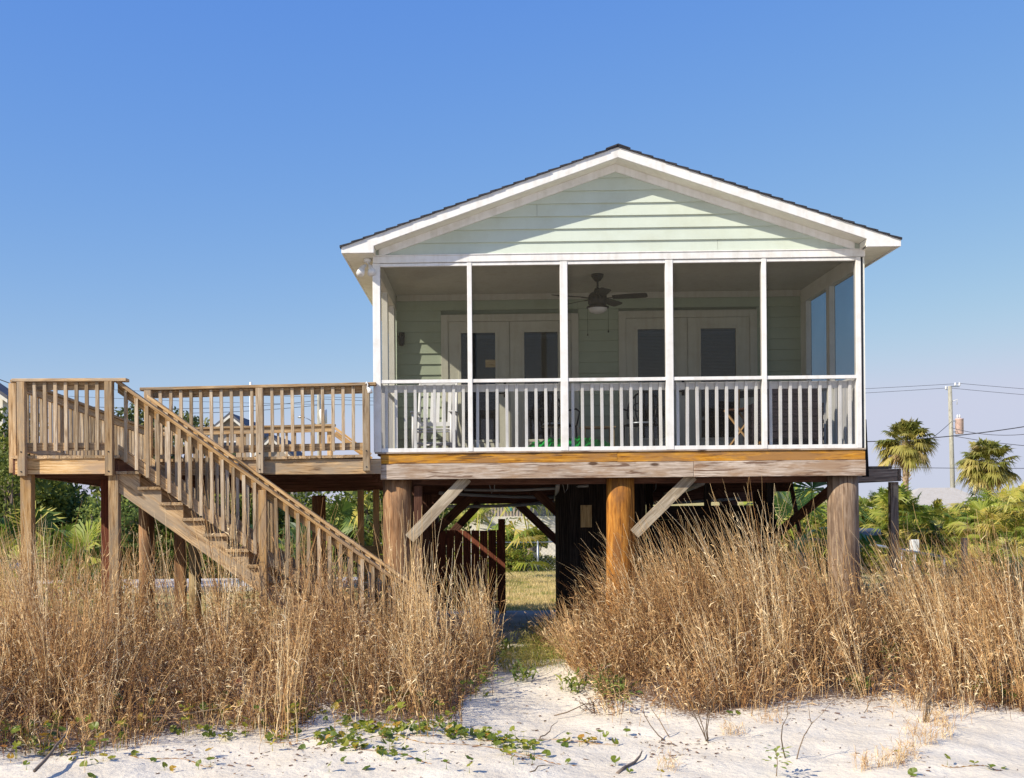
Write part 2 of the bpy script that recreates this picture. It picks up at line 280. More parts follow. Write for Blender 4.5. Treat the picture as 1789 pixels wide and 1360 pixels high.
def ground_mat():
    m, nt, b = new_mat('sand and lawn'); L = nt.links
    tc = N(nt, 'ShaderNodeTexCoord'); P = tc.outputs['Object']
    n1 = N(nt, 'ShaderNodeTexNoise'); n1.inputs['Scale'].default_value = 2.2; n1.inputs['Detail'].default_value = 7; L.new(P, n1.inputs['Vector'])
    sand = ramp(nt, [(0.3, (0.70, 0.61, 0.47)), (0.7, (0.80, 0.72, 0.58))], n1.outputs['Fac']).outputs[0]
    n2 = N(nt, 'ShaderNodeTexNoise'); n2.inputs['Scale'].default_value = 160; n2.inputs['Detail'].default_value = 3; L.new(P, n2.inputs['Vector'])
    sp = ramp(nt, [(0.30, (0.72, 0.68, 0.62)), (0.45, (1, 1, 1))], n2.outputs['Fac']); sand = mix(nt, sand, sp.outputs[0], 0.3, 'MULTIPLY')
    # scattered plant bits on the sand
    n3 = N(nt, 'ShaderNodeTexNoise'); n3.inputs['Scale'].default_value = 34; n3.inputs['Detail'].default_value = 4; n3.inputs['Roughness'].default_value = 0.7; L.new(P, n3.inputs['Vector'])
    lit = N(nt, 'ShaderNodeAttribute', attribute_name='litter')
    sm = N(nt, 'ShaderNodeMath', operation='MULTIPLY_ADD'); L.new(lit.outputs['Fac'], sm.inputs[0]); sm.inputs[1].default_value = 0.34; L.new(n3.outputs['Fac'], sm.inputs[2])
    lr = ramp(nt, [(0.70, (0, 0, 0)), (0.76, (1, 1, 1))], sm.outputs[0])
    sand = mix(nt, sand, (0.20, 0.13, 0.085), lr.outputs[0])
    # lawn
    n4 = N(nt, 'ShaderNodeTexNoise'); n4.inputs['Scale'].default_value = 0.9; n4.inputs['Detail'].default_value = 9; n4.inputs['Roughness'].default_value = 0.7; L.new(P, n4.inputs['Vector'])
    lawn = ramp(nt, [(0.36, (0.18, 0.21, 0.05)), (0.48, (0.46, 0.38, 0.13)), (0.60, (0.62, 0.47, 0.23)), (0.8, (0.70, 0.56, 0.33))], n4.outputs['Fac']).outputs[0]
    sx = N(nt, 'ShaderNodeSeparateXYZ'); L.new(P, sx.inputs[0])
    ad = N(nt, 'ShaderNodeMath', operation='MULTIPLY_ADD'); L.new(n1.outputs['Fac'], ad.inputs[0]); ad.inputs[1].default_value = 3.0; L.new(sx.outputs['Y'], ad.inputs[2])
    mr = N(nt, 'ShaderNodeMapRange'); L.new(ad.outputs[0], mr.inputs[0]); mr.inputs[1].default_value = 19.0; mr.inputs[2].default_value = 20.5
    c = mix(nt, sand, lawn, mr.outputs[0])
    L.new(c, b.inputs['Base Color']); b.inputs['Roughness'].default_value = 0.95; b.inputs['Specular IOR Level'].default_value = 0.1
    n5 = N(nt, 'ShaderNodeTexNoise'); n5.inputs['Scale'].default_value = 11; n5.inputs['Detail'].default_value = 8; n5.inputs['Roughness'].default_value = 0.6; L.new(P, n5.inputs['Vector'])
    bump(nt, b, n5.outputs['Fac'], 0.03, 0.8)
    return m
M['ground'] = ground_mat()
M['seawater'] = plain('sea water', (0.03, 0.09, 0.11), 0.15)
M['concrete'] = plain('weathered concrete', (0.40, 0.38, 0.35), 0.9, 0, 0.25, 3)
M['drive'] = plain('pale driveway', (0.62, 0.58, 0.52), 0.9, 0, 0.12, 2)

# ------------------------------------------------------------ mesh builder
class MB:
    def __init__(s): s.v = []; s.f = []; s.g = []; s.r = []
    def add(s, vs, fs, g=None, r=None):
        k = len(s.v); r = random.random() if r is None else r
        off = Vector((random.uniform(0, 50), random.uniform(0, 50), random.uniform(0, 50)))
        for i, p in enumerate(vs):
            s.v.append(tuple(p)); q = (g[i] if g else p); s.g.append((q[0] + off.x, q[1] + off.y, q[2] + off.z)); s.r.append(r)
        s.f += [tuple(k + i for i in f) for f in fs]
        return s
    def bar(s, p0, p1, w, h, up=(0, 0, 1), r=None, cut=None):
        """rectangular timber from p0 to p1 (centre line), w across, h along 'up'"""
        p0, p1 = Vector(p0), Vector(p1); d = p1 - p0; L = d.length; d = d / L; up = Vector(up)
        side = d.cross(up).normalized(); u = side.cross(d).normalized()
        vs, g = [], []
        for t, p in ((0, p0), (L, p1)):
            for a, b in ((-1, -1), (1, -1), (1, 1), (-1, 1)):
                q = p + side * (a * w / 2) + u * (b * h / 2)
                if cut is not None:                      # plumb ends: shift along d so that end lies in a vertical plane
                    dv = q - p; k = -(dv.dot(Vector(cut))) / d.dot(Vector(cut)); q = q + d * k
                vs.append(q); g.append(((q - p0).dot(d), a * w / 2, b * h / 2))
        return s.add(vs, [(3, 2, 1, 0), (4, 5, 6, 7), (0, 1, 5, 4), (1, 2, 6, 5), (2, 3, 7, 6), (3, 0, 4, 7)], g, r)
    def box(s, x0, x1, y0, y1, z0, z1, r=None):
        dx, dy, dz = x1 - x0, y1 - y0, z1 - z0; m = max(dx, dy, dz)
        cx, cy, cz = (x0 + x1) / 2, (y0 + y1) / 2, (z0 + z1) / 2
        if m == dx: return s.bar((x0, cy, cz), (x1, cy, cz), dy, dz, (0, 0, 1), r)
        if m == dy: return s.bar((cx, y0, cz), (cx, y1, cz), dx, dz, (0, 0, 1), r)
        return s.bar((cx, cy, z0), (cx, cy, z1), dx, dy, (0, 1, 0), r)
    def tube(s, pts, rads, n=10, cap=True, r=None):
        pts = [Vector(p) for p in pts]
        if isinstance(rads, (int, float)): rads = [rads] * len(pts)
        vs, g, fs = [], [], []; L = 0; ref = None
        for i, p in enumerate(pts):
            d = (pts[min(i + 1, len(pts) - 1)] - pts[max(i - 1, 0)]).normalized()
            if ref is None: ref = Vector((0, 0, 1)) if abs(d.z) < 0.9 else Vector((1, 0, 0))
            a = d.cross(ref).normalized(); b = a.cross(d).normalized(); ref = b if abs(d.dot(b)) < 0.9 else ref
            if i: L += (p - pts[i - 1]).length
            for k in range(n):
                t = 2 * math.pi * k / n; q = p + (a * math.cos(t) + b * math.sin(t)) * rads[i]
                vs.append(q); g.append((L, rads[i] * math.cos(t), rads[i] * math.sin(t)))
        for i in range(len(pts) - 1):
            for k in range(n):
                fs.append((i * n + k, i * n + (k + 1) % n, (i + 1) * n + (k + 1) % n, (i + 1) * n + k))
        if cap: fs += [tuple(range(n))[::-1], tuple((len(pts) - 1) * n + k for k in range(n))]
        return s.add(vs, fs, g, r)
    def prism(s, poly, y0, y1, r=None):
        """polygon of (x,z) points extruded from y0 to y1"""
        n = len(poly); vs = [(x, y0, z) for x, z in poly] + [(x, y1, z) for x, z in poly]
        fs = [tuple(range(n)), tuple(range(2 * n - 1, n - 1, -1))] + [((i + 1) % n, i, n + i, n + (i + 1) % n) for i in range(n)]
        return s.add(vs, fs, None, r)
    def lathe(s, c, prof, n=16, r=None):
        vs, fs = [], []
        for rad, z in prof:
            for k in range(n):
                t = 2 * math.pi * k / n; vs.append((c[0] + rad * math.cos(t), c[1] + rad * math.sin(t), c[2] + z))
        for i in range(len(prof) - 1):
            for k in range(n): fs.append((i * n + k, i * n + (k + 1) % n, (i + 1) * n + (k + 1) % n, (i + 1) * n + k))
        return s.add(vs, fs, None, r)
    def build(s, name, mat, parent=None, smooth=False, bevel=0):
        return mk(name, np.array(s.v, np.float32), s.f, mat, parent, np.array(s.g, np.float32), np.array(s.r, np.float32), smooth, bevel)

def mk(name, V, F, mat, parent=None, g=None, r=None, smooth=False, bevel=0):
    me = bpy.data.meshes.new(name)
    if isinstance(F, np.ndarray):
        nf, k = F.shape
        me.vertices.add(len(V)); me.vertices.foreach_set('co', V.astype(np.float32).ravel())
        me.loops.add(nf * k); me.loops.foreach_set('vertex_index', F.astype(np.int32).ravel())
        me.polygons.add(nf); me.polygons.foreach_set('loop_start', np.arange(0, nf * k, k, dtype=np.int32))
        me.update(calc_edges=True)
    else:
        me.from_pydata([tuple(map(float, p)) for p in V], [], F); me.update()
    if g is None: g = V
    a = me.attributes.new('gco', 'FLOAT_VECTOR', 'POINT'); a.data.foreach_set('vector', np.asarray(g, np.float32).ravel())
    if r is not None:
        a = me.attributes.new('rnd', 'FLOAT', 'POINT'); a.data.foreach_set('value', np.asarray(r, np.float32).ravel())
    if smooth: me.polygons.foreach_set('use_smooth', [True] * len(me.polygons))
    me.materials.append(mat)
    o = bpy.data.objects.new(name, me); COL.objects.link(o)
    if parent is not None: o.parent = parent
    if bevel:
        b = o.modifiers.new('bevel', 'BEVEL'); b.width = bevel; b.segments = 1; b.limit_method = 'ANGLE'
    return o
def tag(o, label, cat=None, group=None, kind=None):
    if label: o['label'] = label
    if cat: o['category'] = cat
    if group: o['group'] = group
    if kind: o['kind'] = kind
    return o
def thing(name, label, cat, loc=(0, 0, 0), rz=0, group=None):
    o = bpy.data.objects.new(name, None); COL.objects.link(o); o.location = loc; o.rotation_euler = (0, 0, rz)
    o.empty_display_size = 0.2
    return tag(o, label, cat, group)
def dup(root, loc, rz, label=None, scale=1.0):
    def rec(o, parent):
        c = o.copy(); COL.objects.link(c)
        if parent: c.parent = parent
        for ch in list(o.children): rec(ch, c)
        return c
    r = rec(root, None); r.location = loc; r.rotation_euler = (0, 0, rz); r.scale = (scale,) * 3
    if label: r['label'] = label
    return r

# ============================================================ GROUND
def make_ground():
    xs = np.concatenate([[-1500, -600, -250, -120, -70, -45, -30, -22, -16, -12], np.arange(-9.5, 10.6, 0.1), [12, 14, 17, 21, 27, 35, 50, 80, 140, 300, 700, 1500]])
    ys = np.concatenate([[-34, -30, -12, -4, 0, 3], np.arange(5, 16.6, 0.1), [17, 18, 19, 20, 21, 22, 23.5], np.arange(25, 60, 2.5), [62, 70, 90, 130, 220, 450, 1000, 2500]])
    X, Y = np.meshgrid(xs, ys); Z = tz(X, Y)
    ft = np.clip((13.0 - Y) / 2, 0, 1) * np.clip((Y - 4.8), 0, 1) * np.clip((10 - np.abs(X)) / 1, 0, 1)
    fz = np.zeros_like(Z)
    for _ in range(150):                                      # old footprints and scuffs
        cx, cy = RNG.uniform(-5, 8), RNG.uniform(6.5, 12.5); a = RNG.uniform(0, 3.14); l, w_ = RNG.uniform(0.10, 0.22), RNG.uniform(0.06, 0.12)
        dx, dy = X - cx, Y - cy; u = dx * np.cos(a) + dy * np.sin(a); v = -dx * np.sin(a) + dy * np.cos(a)
        q = (u / l) ** 2 + (v / w_) ** 2
        fz += RNG.uniform(0.006, 0.022) * (-np.exp(-q) + 0.5 * np.exp(-(np.sqrt(q) - 1.5) ** 2 * 4))
    Z = Z + fz * ft + RNG.normal(0, 0.0022, Z.shape) * ft
    V = np.stack([X.ravel(), Y.ravel(), Z.ravel()], 1); nx = len(xs); ny = len(ys)
    i = (np.arange(ny - 1)[:, None] * nx + np.arange(nx - 1)[None]).ravel()
    F = np.stack([i, i + 1, i + nx + 1, i + nx], 1)
    o = mk('ground', V, F, M['ground'], smooth=True); tag(o, None, kind='structure')
    lt = (grass_density(X.ravel(), Y.ravel()) * 1.6).clip(0, 1)
    a = o.data.attributes.new('litter', 'FLOAT', 'POINT'); a.data.foreach_set('value', lt.astype(np.float32))

# front edge of the grass as seen in the photo -> world polyline (X, Y)
EDGE_L = [(-60, 1330), (0, 1328), (60, 1318), (150, 1322), (230, 1298), (300, 1282), (420, 1280), (520, 1284), (545, 1262), (575, 1248), (600, 1262), (700, 1278), (790, 1266), (820, 1225), (860, 1205), (905, 1180)]
EDGE_R = [(965, 1150), (1000, 1178), (1050, 1238), (1120, 1236), (1180, 1252), (1240, 1262), (1330, 1248), (1420, 1236), (1500, 1230), (1560, 1218), (1640, 1240), (1700, 1240), (1800, 1246), (1900, 1250)]
def edge_world(E):
    out = []
    for px, py in E:
        a, b = ray(px, py); Y = (-0.55 - EYE) / b; out.append((a * Y, Y))
    return np.array(out)
WL, WR = edge_world(EDGE_L), edge_world(EDGE_R)
def grass_density(x, y):
    """soft mask: 1 inside the grass patches, 0 on open sand"""
    u = x / np.maximum(y, 1)                                   # bearing
    el = np.interp(u, WL[:, 0] / WL[:, 1], WL[:, 1], left=8.6, right=99); er = np.interp(u, WR[:, 0] / WR[:, 1], WR[:, 1], left=99, right=11.7)
    front = np.minimum(el, er)
    d = np.clip((y - front + 0.45) / 1.4, 0, 1) ** 1.1 * np.where((u > -0.02) & (u < 0.085), np.clip(1 - (u - 0.018) / 0.022, 0, 1), 1.0)
    back = np.where(x < -1.0, 16.5, np.where(x > 5.2, 18.5, 14.8))
    return d * (y < back)

make_ground()
def slab(name, pts, z, mat, thick=0.12):
    n = len(pts); mb = MB(); vs = [(x, y, z) for x, y in pts] + [(x, y, z - thick) for x, y in pts]
    mb.add(vs, [tuple(range(n)), tuple(range(2 * n - 1, n - 1, -1))] + [((i + 1) % n, i, n + i, n + (i + 1) % n) for i in range(n)])
    return tag(mb.build(name, mat), None, kind='structure')
slab('sea', [(-1500, -1500), (1500, -1500), (1500, -32), (-1500, -32)], -0.9, M['seawater'], 1.0)
slab('concrete_path', [(-0.6, 16.4), (1.8, 16.2), (5.6, 16.2), (5.6, 19.5), (-0.6, 19.5)], -0.43, M['concrete'], 0.3)
slab('driveway', [(-13, 25.4), (-3.2, 25.8), (-2.0, 28.6), (-13, 28.2)], float(tz(-8, 27)) + 0.13, M['drive'], 0.5)

# ============================================================ THE HOUSE  (local frame: x along the facade, y into the house)
PHI = 0.0268; DEP = 6.2; PD = 2.47; XL, XR = 0.02, 6.155; XA = 3.075
HS = thing('beach_house', 'sage green beach house on pilings with screened gable porch and white trim', 'house', (-1.0489, 14.1125, 0), -PHI)
SL = (5.84 - 4.655) / 3.42        # roof slope
def rz_(x, z0=5.84): return z0 - abs(x - XA) * SL

# gable siding, lap boards with butt joints
def siding(name, x0f, x1f, z0, z1, y, expo, mat, holes=(), joints=True):
    mb = MB(); z = z0; k = 0
    while z < z1 - 0.01:
        zt = min(z + expo, z1)
        a, b = x0f(z), x1f(z); at_, bt = x0f(zt), x1f(zt)
        segs = [(a, b, at_, bt)]
        cuts = []
        for hx0, hx1, hz in holes:
            if z < hz - 0.02: cuts.append((hx0, hx1))
        if cuts:
            segs = []; cur = a
            for c0, c1 in cuts: segs.append((cur, c0, cur, c0)); cur = c1
            segs.append((cur, b, cur, bt))
        elif joints and b - a > 1.6 and random.random() < 0.7:
            j = a + (b - a) * random.uniform(0.2, 0.8); segs = [(a, j - 0.0015, at_, j - 0.0015), (j + 0.0015, b, j + 0.0015, bt)]
        for p, q, pt, qt in segs:
            if q - p < 0.01: continue
            r = random.random(); yb, yt = y - 0.030, y - 0.002
            vs = [(p, yb, z), (q, yb, z), (qt, yt, zt + 0.012), (pt, yt, zt + 0.012), (p, y + 0.01, z), (q, y + 0.01, z), (qt, y + 0.01, zt + 0.012), (pt, y + 0.01, zt + 0.012)]
            mb.add(vs, [(0, 1, 2, 3), (5, 4, 7, 6), (1, 0, 4, 5), (3, 2, 6, 7), (0, 3, 7, 4), (2, 1, 5, 6)], None, r)
        z = zt; k += 1
    return mb.build(name, mat, HS)
gz0 = 4.595
siding('gable_siding', lambda z: XA - (5.72 - z) / SL, lambda z: XA + (5.72 - z) / SL, gz0, 5.64, 0.02, 0.158, M['siding'])
# side walls of the house body behind the porch, and back wall of the porch
mb = MB(); mb.box(XL + 0.03, XL + 0.12, PD + 0.14, DEP, 2.08, 4.55); mb.box(XR - 0.12, XR - 0.03, PD + 0.14, DEP, 2.08, 4.55); mb.box(XL + 0.13, XR - 0.13, DEP - 0.1, DEP, 2.08, 4.55)
mb.build('outer_wall', M['siding'], HS)
mb = MB(); mb.prism([(XL + 0.03, 4.56), (XR - 0.03, 4.56), (XA, 5.60)], DEP - 0.08, DEP); mb.build('rear_gable', M['siding'], HS)
D1 = (0.770, 2.800, 4.252); D2 = (3.391, 5.418, 4.275)
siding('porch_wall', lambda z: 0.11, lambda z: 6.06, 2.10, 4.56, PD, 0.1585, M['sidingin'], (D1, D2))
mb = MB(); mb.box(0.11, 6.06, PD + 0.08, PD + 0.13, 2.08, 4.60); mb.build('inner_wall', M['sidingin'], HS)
# ceiling of the porch with crown boards
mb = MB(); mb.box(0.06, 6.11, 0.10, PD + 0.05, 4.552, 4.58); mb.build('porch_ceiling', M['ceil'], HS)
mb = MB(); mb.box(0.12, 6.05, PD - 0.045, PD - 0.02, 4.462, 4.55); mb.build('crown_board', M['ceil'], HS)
# floor
mb = MB()
y = 0.0
while y < PD + 0.1: mb.box(0.05, 6.13, y + 0.02, y + 0.137, 2.075, 2.104); y += 0.14
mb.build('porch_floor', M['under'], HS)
mb = MB(); mb.box(XL, XR + 0.005, -0.03, 0.02, 2.099, 2.114); mb.build('floor_edge', M['greyboard'], HS)
# header, frieze, sill, rails, posts
mb = MB(); mb.box(XL - 0.005, XR + 0.015, -0.028, 0.12, 4.505, 4.590); mb.box(XL - 0.012, XR + 0.02, -0.038, 0.02, 4.5905, 4.604); mb.build('porch_header', M['white'], HS, bevel=0.003)
mb = MB(); mb.box(0.105, 6.058, -0.012, 0.06, 4.462, 4.498); mb.build('header_trim', M['white'], HS)
def post(x0, x1, nm='porch_post'):
    m_ = MB(); m_.box(x0, x1, -0.02, 0.075, 2.118, 4.502); m_.build(nm, M['white'], HS, bevel=0.003)
POSTS = [(0.008, 0.103), (1.202, 1.260), (2.370, 2.463), (3.689, 3.782), (4.888, 4.945), (6.058, 6.117)]
for a, b in POSTS: post(a, b)
mb = MB(); mb.box(6.122, 6.142, -0.012, 0.10, 2.118, 4.50); mb.build('corner_shade_strip', M['black'], HS)  # black strip put in for the shaded side of the corner
mb = MB(); mb.box(6.144, 6.166, -0.006, 0.12, 2.118, 4.50); mb.build('corner_trim', M['cream'], HS)
for i in range(5):
    a, b = POSTS[i][1], POSTS[i + 1][0]
    mb = MB(); mb.box(a + 0.001, b - 0.001, -0.010, 0.045, 2.988, 3.030); mb.build('screen_rail', M['white'], HS, bevel=0.002)
    mb = MB(); mb.box(a + 0.001, b - 0.001, -0.014, 0.060, 2.116, 2.166); mb.build('bottom_sill', M['white'], HS, bevel=0.002)
    mb = MB(); mb.box(a + 0.001, b - 0.001, 0.095, 0.131, 2.880, 2.972); mb.build('railing_board', M['balwhite'], HS)
    n = int(round((b - a) / 0.1225)); st = (b - a) / n
    for k in range(n):
        x = a + st * (k + 0.5); j = random.uniform(-0.004, 0.004)
        mb = MB(); mb.bar((x + j, 0.073, 2.13), (x - j * 0.5, 0.073, 2.972), 0.037, 0.037, (0, 1, 0)); mb.build('porch_baluster', M['balwhite'], HS, bevel=0.002)
    for nm, z0, z1, mt in (('screen_panel', 3.028, 4.464, 'screen'), ('lower_screen', 2.164, 2.990, 'screenlow')):
        mk(nm, np.array([(a, 0.02, z0), (b, 0.02, z0), (b, 0.02, z1), (a, 0.02, z1)], float), [(0, 1, 2, 3)], M[mt], HS)
# porch sides: posts, rail, balusters, header, screens
for sx, sgn in ((0.055, 1), (6.105, -1)):
    mb = MB(); mb.box(sx - 0.045, sx + 0.045, 0.122, PD + 0.07, 4.35, 4.55); mb.build('side_header', M['cream'], HS)
    for y0 in (1.10, 2.20):
        mb = MB(); mb.box(sx - 0.04, sx + 0.04, y0, y0 + (0.14 if y0 < 2 else 0.26), 2.106, 4.349); mb.build('side_post', M['cream'], HS)
    mb = MB(); mb.box(sx - 0.02, sx + 0.02, 0.14, 1.099, 2.985, 3.03); mb.box(sx - 0.02, sx + 0.02, 1.241, 2.199, 2.985, 3.03); mb.build('side_rail', M['balwhite'], HS)
    mb = MB(); mb.box(sx - 0.02, sx + 0.02, 0.14, 1.099, 2.108, 2.16); mb.box(sx - 0.02, sx + 0.02, 1.241, 2.199, 2.108, 2.16); mb.build('side_sill', M['balwhite'], HS)
    y = 0.22
    while y < 2.15:
        if not 1.06 < y < 1.28: mb = MB(); mb.box(sx - 0.018, sx + 0.018, y - 0.018, y + 0.018, 2.161, 2.984); mb.build('side_baluster', M['balwhite'], HS)
        y += 0.125
    sxx = sx - sgn * 0.03
    mk('side_screen', np.array([(sxx, 0.12, 2.15), (sxx, 2.2, 2.15), (sxx, 2.2, 4.35), (sxx, 0.12, 4.35)], float), [(0, 1, 2, 3)], M['screenside'] if sgn < 0 else M['screenlow'], HS)

# french doors: casing, two leaves each with glass, handle
def french(x0, x1, zt, xg, first):
    mb = MB(); cw = 0.105
    mb.box(x0, x0 + cw, PD - 0.045, PD + 0.02, 2.108, zt); mb.box(x1 - cw, x1, PD - 0.045, PD + 0.02, 2.108, zt); mb.box(x0 + cw + 0.001, x1 - cw - 0.001, PD - 0.045, PD + 0.02, zt - cw, zt)
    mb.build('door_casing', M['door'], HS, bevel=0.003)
    xm = (x0 + x1) / 2
    for li, (a, b) in enumerate(((x0 + cw + 0.004, xm - 0.004), (xm + 0.004, x1 - cw - 0.004))):
        g0, g1 = xg[li]; zb, zg0, zg1, ztop = 2.125, 2.385, zt - 0.262, zt - cw - 0.004
        m_ = MB(); y0, y1 = PD - 0.028, PD + 0.018
        m_.box(a, g0, y0, y1, zb, ztop); m_.box(g1, b, y0, y1, zb, ztop); m_.box(g0 + 0.0005, g1 - 0.0005, y0, y1, zg1, ztop - 0.001); m_.box(g0 + 0.0005, g1 - 0.0005, y0, y1, zb + 0.001, zg0)
        leaf = m_.build('door_leaf', M['door'], HS)
        m_ = MB(); e = 0.028; y0 = PD - 0.040
        m_.box(g0 - e, g0 + 0.012, y0, PD - 0.026, zg0 - e, zg1 + e); m_.box(g1 - 0.012, g1 + e, y0, PD - 0.026, zg0 - e, zg1 + e)
        m_.box(g0 + 0.0125, g1 - 0.0125, y0, PD - 0.026, zg1 - 0.01, zg1 + e - 0.001); m_.box(g0 + 0.0125, g1 - 0.0125, y0, PD - 0.026, zg0 - e + 0.001, zg0 + 0.012)
        m_.build('glazing_frame', M['door'], leaf, bevel=0.004)
        m_ = MB(); m_.box(g0, g1, PD - 0.012, PD - 0.006, zg0, zg1); m_.build('pane', M['clearglass'], leaf)
        m_ = MB(); m_.box(g0 - 0.01, g1 + 0.01, PD + 0.060, PD + 0.066, zg0 - 0.02, zg1 + 0.02); m_.build('unlit_room_panel', M['unlitpanel'], leaf)  # dark sheet stands in for the unlit room behind the glass
        m_ = MB(); z = zg1 - 0.10; zlow = (2.95, 2.75, 2.88, 2.70)[li + 2 * (first - 1)]
        while z > zlow: m_.bar((g0 + 0.01, PD + 0.030, z), (g1 - 0.01, PD + 0.030, z), 0.022, 0.003, (0, -0.55, 1)); z -= 0.021
        m_.box(g0 + 0.01, g1 - 0.01, PD + 0.02, PD + 0.045, zg1 - 0.09, zg1 - 0.04); m_.build('blind', M['blind'], leaf)
        if li == 0:
            hx = b - 0.07; m_ = MB(); m_.tube([(hx, PD - 0.03, 3.08), (hx, PD - 0.08, 3.08), (hx - 0.10, PD - 0.085, 3.075)], 0.011, 8); m_.box(hx - 0.02, hx + 0.02, PD - 0.036, PD - 0.0285, 3.02, 3.24)
            m_.build('door_handle', M['bronze'], leaf, True)
french(*D1, ((1.054, 1.584), (1.987, 2.507)), 1)
french(*D2, ((3.659, 4.150), (4.583, 5.118)), 2)

# rim boards under the porch
for x0, x1 in ((0.09, 3.07), (3.073, 6.157)):
    mb = MB(); mb.box(x0, x1, -0.012, 0.035, 1.972, 2.096); mb.build('amber_rim_board', M['amber'], HS, bevel=0.003)
for x0, x1 in ((0.09, 4.02), (4.023, 6.157)):
    mb = MB(); mb.box(x0, x1, -0.030, 0.030, 1.772, 1.968); mb.build('grey_rim_board', M['greyboard'], HS, bevel=0.004)
mb = MB()
for x in (0.095, 6.11): mb.box(x, x + 0.04, 0.04, DEP, 1.78, 2.07)
mb.box(0.14, 6.10, 0.30, 0.40, 1.70, 1.95)
mb.build('side_beam', M['under'], HS)
mb = MB(); x = 0.4
while x < 6.0: mb.box(x, x + 0.04, 0.42, DEP - 0.1, 1.83, 2.06); x += 0.42
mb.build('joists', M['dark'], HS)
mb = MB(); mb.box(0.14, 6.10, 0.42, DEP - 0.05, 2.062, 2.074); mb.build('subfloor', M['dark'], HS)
for yg, zt, zb in ((3.3, 1.82, 1.60), (5.8, 1.82, 1.44)):
    mb = MB(); mb.box(0.10, 6.14, yg, yg + 0.11, zb, zt); mb.build('girder', M['under'], HS)

# pilings
def pile(x, y, rad, mat, zt=1.77, zb=-1.0, nm='piling'):
    m_ = MB(); pts, rr = [], []
    for i in range(9):
        t = i / 8; pts.append((x + 0.004 * math.sin(5 * t + x), y, zb + (zt - zb) * t)); rr.append(rad * (1.03 - 0.06 * t))
    m_.tube(pts, rr, 28); return m_.build(nm, mat, HS, True)
pile(0.285, 0.235, 0.192, M['pile_brown']); pile(3.13, 0.235, 0.182, M['pile_amber']); pile(5.955, 0.235, 0.196, M['pile_grey'])
for x in (0.42, 3.05, 5.72):
    for y in (3.35, 5.85): pile(x, y, 0.16, M['under'], 1.6 if y < 5 else 1.44)
mb = MB(); mb.box(0.50, 0.60, 0.15, 0.30, -0.6, 1.69); mb.build('bracing_post', M['under'], HS)
def brace(p, q, mat, w=0.14, d=0.04, nm='brace'):
    m_ = MB(); m_.bar(p, q, d, w, (0, 0, 1)); m_.build(nm, mat, HS, bevel=0.003)
brace((0.44, 0.10, 1.02), (1.18, 0.10, 1.79), M['brace']); brace((3.29, 0.10, 1.06), (4.03, 0.10, 1.79), M['brace'])
for p, q in (((0.5, 3.3, 0.9), (1.25, 3.3, 1.62)), ((2.95, 3.3, 0.9), (2.2, 3.3, 1.62)), ((0.5, 5.7, 0.6), (1.3, 5.7, 1.45)), ((2.9, 5.7, 0.55), (1.95, 5.7, 1.46)), ((5.85, 3.3, 0.9), (6.05, 0.45, 1.75)), ((5.62, 3.25, 0.85), (4.95, 3.25, 1.62)), ((5.9, 2.0, 1.0), (6.1, 3.2, 1.7))):
    brace(p, q, M['under'])
# pipes and ducts slung under the floor
mb = MB()
for (x0, y0, z0, x1, y1, z1, r_) in ((0.6, 5.6, 1.40, 2.6, 5.4, 1.46, 0.028), (1.1, 2.4, 1.66, 2.9, 2.1, 1.70, 0.02), (3.3, 3.0, 1.44, 5.2, 2.7, 1.50, 0.022), (2.4, 1.2, 1.70, 2.6, 5.0, 1.50, 0.03), (0.7, 3.0, 1.62, 3.0, 3.9, 1.55, 0.025), (4.4, 1.4, 1.72, 4.6, 5.8, 1.60, 0.045)):
    mb.tube([(x0 + (x1 - x0) * t, y0 + (y1 - y0) * t, z0 + (z1 - z0) * t - 0.03 * math.sin(math.pi * t)) for t in (0, .25, .5, .75, 1)], r_, 8)
for x, y in ((1.45, 2.3), (1.6, 5.4), (2.1, 4.6), (3.9, 2.9), (2.5, 2.0)):
    mb.tube([(x, y, 2.0), (x + 0.02, y, 1.72), (x + 0.05, y, 1.60), (x + 0.09, y, 1.66), (x + 0.10, y, 1.95)], 0.007, 6)
mb.build('plumbing', M['greypl'], HS, True)
# storage enclosure of dark boards under the back of the house
mb = MB(); x = 2.47
while x < 3.62:
    wv = random.uniform(0.10, 0.15); mb.box(x, x + wv, 2.10 + random.uniform(0, .02), 2.14, -0.48, 1.80); x += wv
for k in range(9):
    z = -0.40 + k * 0.20; mb.box(3.75, 5.60 + 0.025 * (8 - k), 2.20 + random.uniform(0, .02), 2.24, z, z + 0.199)
mb.box(2.47, 2.51, 2.15, 3.0, -0.45, 1.75)
for x in (3.76, 4.6, 5.5): mb.box(x, x + 0.09, 2.25, 2.33, -0.45, 1.80)
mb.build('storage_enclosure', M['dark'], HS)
mb = MB(); mb.box(2.78, 2.94, 2.06, 2.09, 1.10, 1.42); mb.build('fuse_box', M['paleply'], HS)
mb = MB(); x = -0.0 + 0.42
while x < 1.72:
    wv = random.uniform(0.13, 0.15); mb.box(x, x + wv, 5.0, 5.03, -0.35 + random.uniform(0, .04), 0.99 + random.uniform(-.01, .01)); x += wv + 0.008
mb.box(1.62, 1.74, 5.04, 5.14, -0.5, 1.18); mb.build('gate_panel', M['red'], HS)

